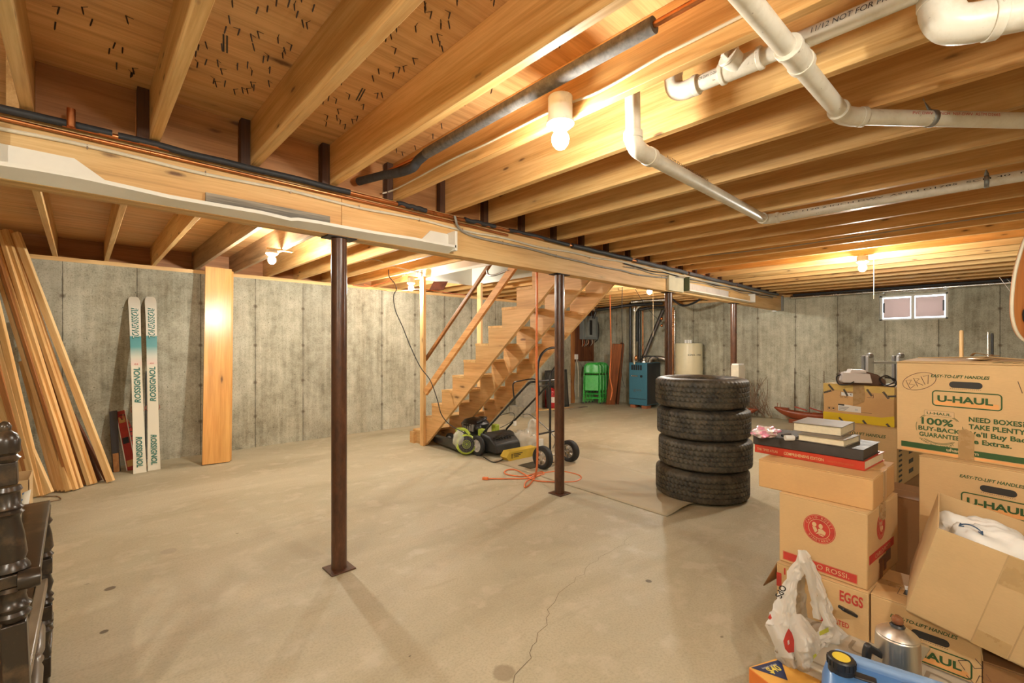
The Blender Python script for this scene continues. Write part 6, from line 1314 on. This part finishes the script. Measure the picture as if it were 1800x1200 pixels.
prof=[(.022,Z_(812)),(.030,Z_(806)),(.022,Z_(800)),(.030,Z_(795)),(.030,Z_(785)),(.031,Z_(775)),(.025,Z_(764)),(.013,Z_(757)),(.015,Z_(750)),(.010,Z_(743)),(.002,Z_(740))]
MB().lathe([(r,z*Lp) for r,z in prof],bb_,d,32).obj('finial',LQ,rc,world=True)
# arm
an_,af=atD(52,1008,1.27),atD(64,889,1.775); an_.z=.745; af.z=.745
dd=(af-an_).normalized(); wv=V((0,0,1)).cross(dd).normalized(); 
def armf(u,v): 
    p=an_-dd*.02+(af-an_+dd*.03)*u; w_=.026+.022*u; return p+wv*(v-.5)*2*w_*.8+V((0,0,-.012*math.sin((1-u)*PI*.5)**3))
g=MB().grid(armf,14,4); g.obj('armrest',LQ,rc,world=True,solid=.026,bevel=.004)
MB().lathe([(.004,-.024),(.024,-.022),(.027,0),(.024,.022),(.004,.024)],an_+V((0,0,-.02))-dd*.01,wv,20).obj('arm_scroll',LQ,rc,world=True)
# front post under the arm
fp0=atD(76,1122,1.80); fp1=V((fp0.x-.005,fp0.y,.735)); fp0=V((fp0.x,fp0.y,.13)); L_=.605
MB().lathe([(.02,0),(.024,.02),(.016,.06),(.024,.10),(.030,.115),(.022,.13),(.030,.145),(.022,.16)],fp0,(0,0,1),24).obj('front_post_turning',LQ,rc,world=True)
MB().box(fp0.x-.026,fp0.x+.026,fp0.y-.026,fp0.y+.026,.29,.345).obj('post_block',LQ,rc,world=True,bevel=.003)
MB().lathe([(.022,.345),(.031,.357),(.024,.368),(.031,.38),(.022,.395),(.030,.43),(.020,.47)],(fp0.x,fp0.y,0),(0,0,1),24).obj('front_post_turning',LQ,rc,world=True); MB().box(fp0.x-.026,fp0.x+.026,fp0.y-.026,fp0.y+.026,.47,.53).obj('post_block',LQ,rc,world=True,bevel=.003)
MB().lathe([(.022,.53),(.031,.542),(.022,.555),(.030,.57),(.026,.62),(.018,.66),(.028,.675),(.020,.69),(.022,.735)],(fp0.x,fp0.y,0),(0,0,1),24).obj('front_post_turning',LQ,rc,world=True)
MB().box(fp0.x-.022,fp0.x+.022,fp0.y-.022,fp0.y+.022,.06,.14).obj('post_block',LQ,rc,world=True,bevel=.003)
MB().bar((fp0.x-.0,fp0.y+.05,.44),(bb_.x-.0+.0,P0.y-.0,.42),.03,.035).obj('seat_rail',plain('rail_worn',(.20,.16,.11),.3),rc,world=True,bevel=.005)
MB().box(fp0.x-.58,fp0.x-.012,P0.y-.0,fp0.y+.02,.405,.435).obj('seat',LQ,rc,world=True,bevel=.01)
sp0,sp1=V((fp0.x-.01,fp0.y-.05,.30)),V((P0.x+.03,P0.y,.26))
MB().lathe([(.010,0),(.020,.05),(.022,.20),(.014,.24),(.022,.26),(.014,.28),(.022,.32),(.022,.50),(.012,.62)],sp0,(sp1-sp0),20).obj('stretcher',plain('stretcher_worn',(.14,.11,.08),.3),rc,world=True)
P=[(fp0.x+.0,fp0.y+.42,.115),(fp0.x,fp0.y+.22,.05),(fp0.x,fp0.y,.022),(fp0.x,fp0.y-.4,.020),(fp0.x,P0.y,.04),(fp0.x,P0.y-.35,.11)]
PP=cr(P,8); m=MB()
vs=[]
for p in PP: vs+=[p+V((-.016,0,-.02)),p+V((.016,0,-.02)),p+V((.016,0,.022)),p+V((-.016,0,.022))]
n=len(PP); m.add(vs,[(i*4+k,i*4+(k+1)%4,(i+1)*4+(k+1)%4,(i+1)*4+k) for i in range(n-1) for k in range(4)]+[(3,2,1,0),(n*4-4,n*4-3,n*4-2,n*4-1)]).obj('rocker',LQ,rc,world=True,bevel=.003)
mm=Matrix.Identity(4)
# opposite side of the chair, out of the frame
vs2=[v+V((-.58,0,0)) for v in vs]; MB().add(vs2,[(i*4+k,i*4+(k+1)%4,(i+1)*4+(k+1)%4,(i+1)*4+k) for i in range(n-1) for k in range(4)]+[(3,2,1,0),(n*4-4,n*4-3,n*4-2,n*4-1)]).obj('rocker',LQ,rc,world=True)
MB().box(fp0.x-.60,fp0.x-.56,fp0.y-.02,fp0.y+.02,.04,.735).obj('front_post',LQ,rc,world=True); MB().bar(bb_+V((-.58,0,0)),bt+V((-.58,0,0)),.05,.05,(0,1,0)).obj('back_post',LQ,rc,world=True)
MB().bar((fp0.x-.58,P0.y,.745),(fp0.x-.58,fp0.y+.04,.745),.08,.026).obj('armrest',LQ,rc,world=True,bevel=.01)
MB().bar(bt-d*.07,bt-d*.07+V((-.58,0,0)),.10,.025,(0,1,0)).obj('crest_rail',LQ,rc,world=True,bevel=.008)
for k in range(5): x_=-.10-.095*k; MB().tube([V((bt.x+x_,bt.y,1.02)),V((bb_.x+x_,P0.y+.0,.43))],.011,10).obj('back_spindle',LQ,rc,world=True)
# cardboard box and papers behind the chair arm
c=atD(26,860,2.75); bxl=thing('open_small_box','small cardboard box holding papers behind the rocking chair arm','box',(c.x-.30,c.y,0),0)
m=MB().box(0,.36,0,.004,0,.55).box(0,.36,.296,.30,0,.55).box(0,.004,0,.3,0,.55).box(.356,.36,0,.3,0,.55).box(0,.36,0,.3,0,.004); m.obj('box_body',CBD if False else CB3,bxl)
pm=NT('printed_paper'); tc=pm.coord(); n_=pm.noise(tc,30,3,.6); pm.col(pm.mix(pm.step(n_,.56,.60),(.74,.72,.64),(.08,.20,.50))); pm.rough(.6)
a=V((c.x-.02,c.y-.02,.42)); 
tag(MB().add([atD(26,930,1.95),atD(44,922,1.95),atD(54,860,1.95),atD(40,866,1.95)],[(0,1,2,3)]).obj('printed_leaflet',pm.m,solid=.003),'blue and white printed leaflet standing on the chair seat behind the arm','leaflet')
tag(MB().obox(atD(27,905,2.0),R_*.022,F_*.002,V((0,0,.08))).obj('blue_folder',plain('blue_paper',(.12,.30,.65),.5)),'blue paper folder beside the leaflet behind the chair arm','folder')
for p0,p1 in (): pass
tag(MB().tube(cr([atZ(60,888,.006),atZ(95,880,.006),atZ(107,877,.006),atZ(100,872,.006),atZ(75,873,.006)],6),.004,6).obj('thin_hose',plain('brown_wire',(.22,.13,.07),.6)),'thin brown wire loop lying on the floor by the lumber','wire')

# ============================================================ marks belong to the part they are printed on
HOST={'lettering':('box_body','carton_body','spine','tank_jacket','cabinet','ski_body','tote_lid','bag_panel'),'print':('box_body','carton_body','bag_panel'),'handle_hole_shade':('box_body',),'perforation':('box_body',),'pen_marks':('box_body','white'),'side_print':('box_body',),'emblem':('print_seal',),'tape_mark':('tape_strip',),'label_mark':('paper_label',),'tape_scrap':('box_body',),'breaker':('breaker_slot',),'cap_':('screw_cap',),'knob':('lid',),'grille_rings':('intake_grille',),'tube_print':('pipe_length',),'pipe_print':('pipe_length',),'wheel_spokes':('wheel_rim',),'flap_print':('top_flap',),'clean_out_plug':('clean_out_hub',),'plug_head':('clean_out_hub',),'rubber_foot':('front_frame',),'name_badge':('cabinet',),'vent_slot':('cabinet',),'staple':('cable_sheath',),'bulb_cap':('lamp_holder',),'binding':('ski_body',),'brake':('ski_body',),'ski_patch':('ski_body',),'edge_stripe':('ski_body',),'window_pane':('zzz',)}
for o in list(bpy.data.objects):
    p=o.parent
    if p is None or 'category' not in p: continue
    for key,hosts in HOST.items():
        if o.name.startswith(key):
            sib=[c for c in p.children if c is not o and c.name.split('.')[0] in hosts and c.parent==p]
            if sib:
                h=sib[0]; M1=WM.get(o,None); M2=WM.get(h,None)
                if M1 is not None and M2 is not None: o.parent=h; o.matrix_parent_inverse=M2.inverted()@M1
            break
for o in list(bpy.data.objects):      # each wheel hub sits in its own tyre
    if o.name.startswith('wheel_hub') and o.parent is not None:
        sib=[c for c in o.parent.children if c.name.startswith('tyre')]
        cen=lambda q:sum((v.co for v in q.data.vertices),V((0,0,0)))/len(q.data.vertices)
        if sib: h=min(sib,key=lambda q:(cen(q)-cen(o)).length); o.parent=h; o.matrix_parent_inverse=WM[h].inverted()@WM[o]
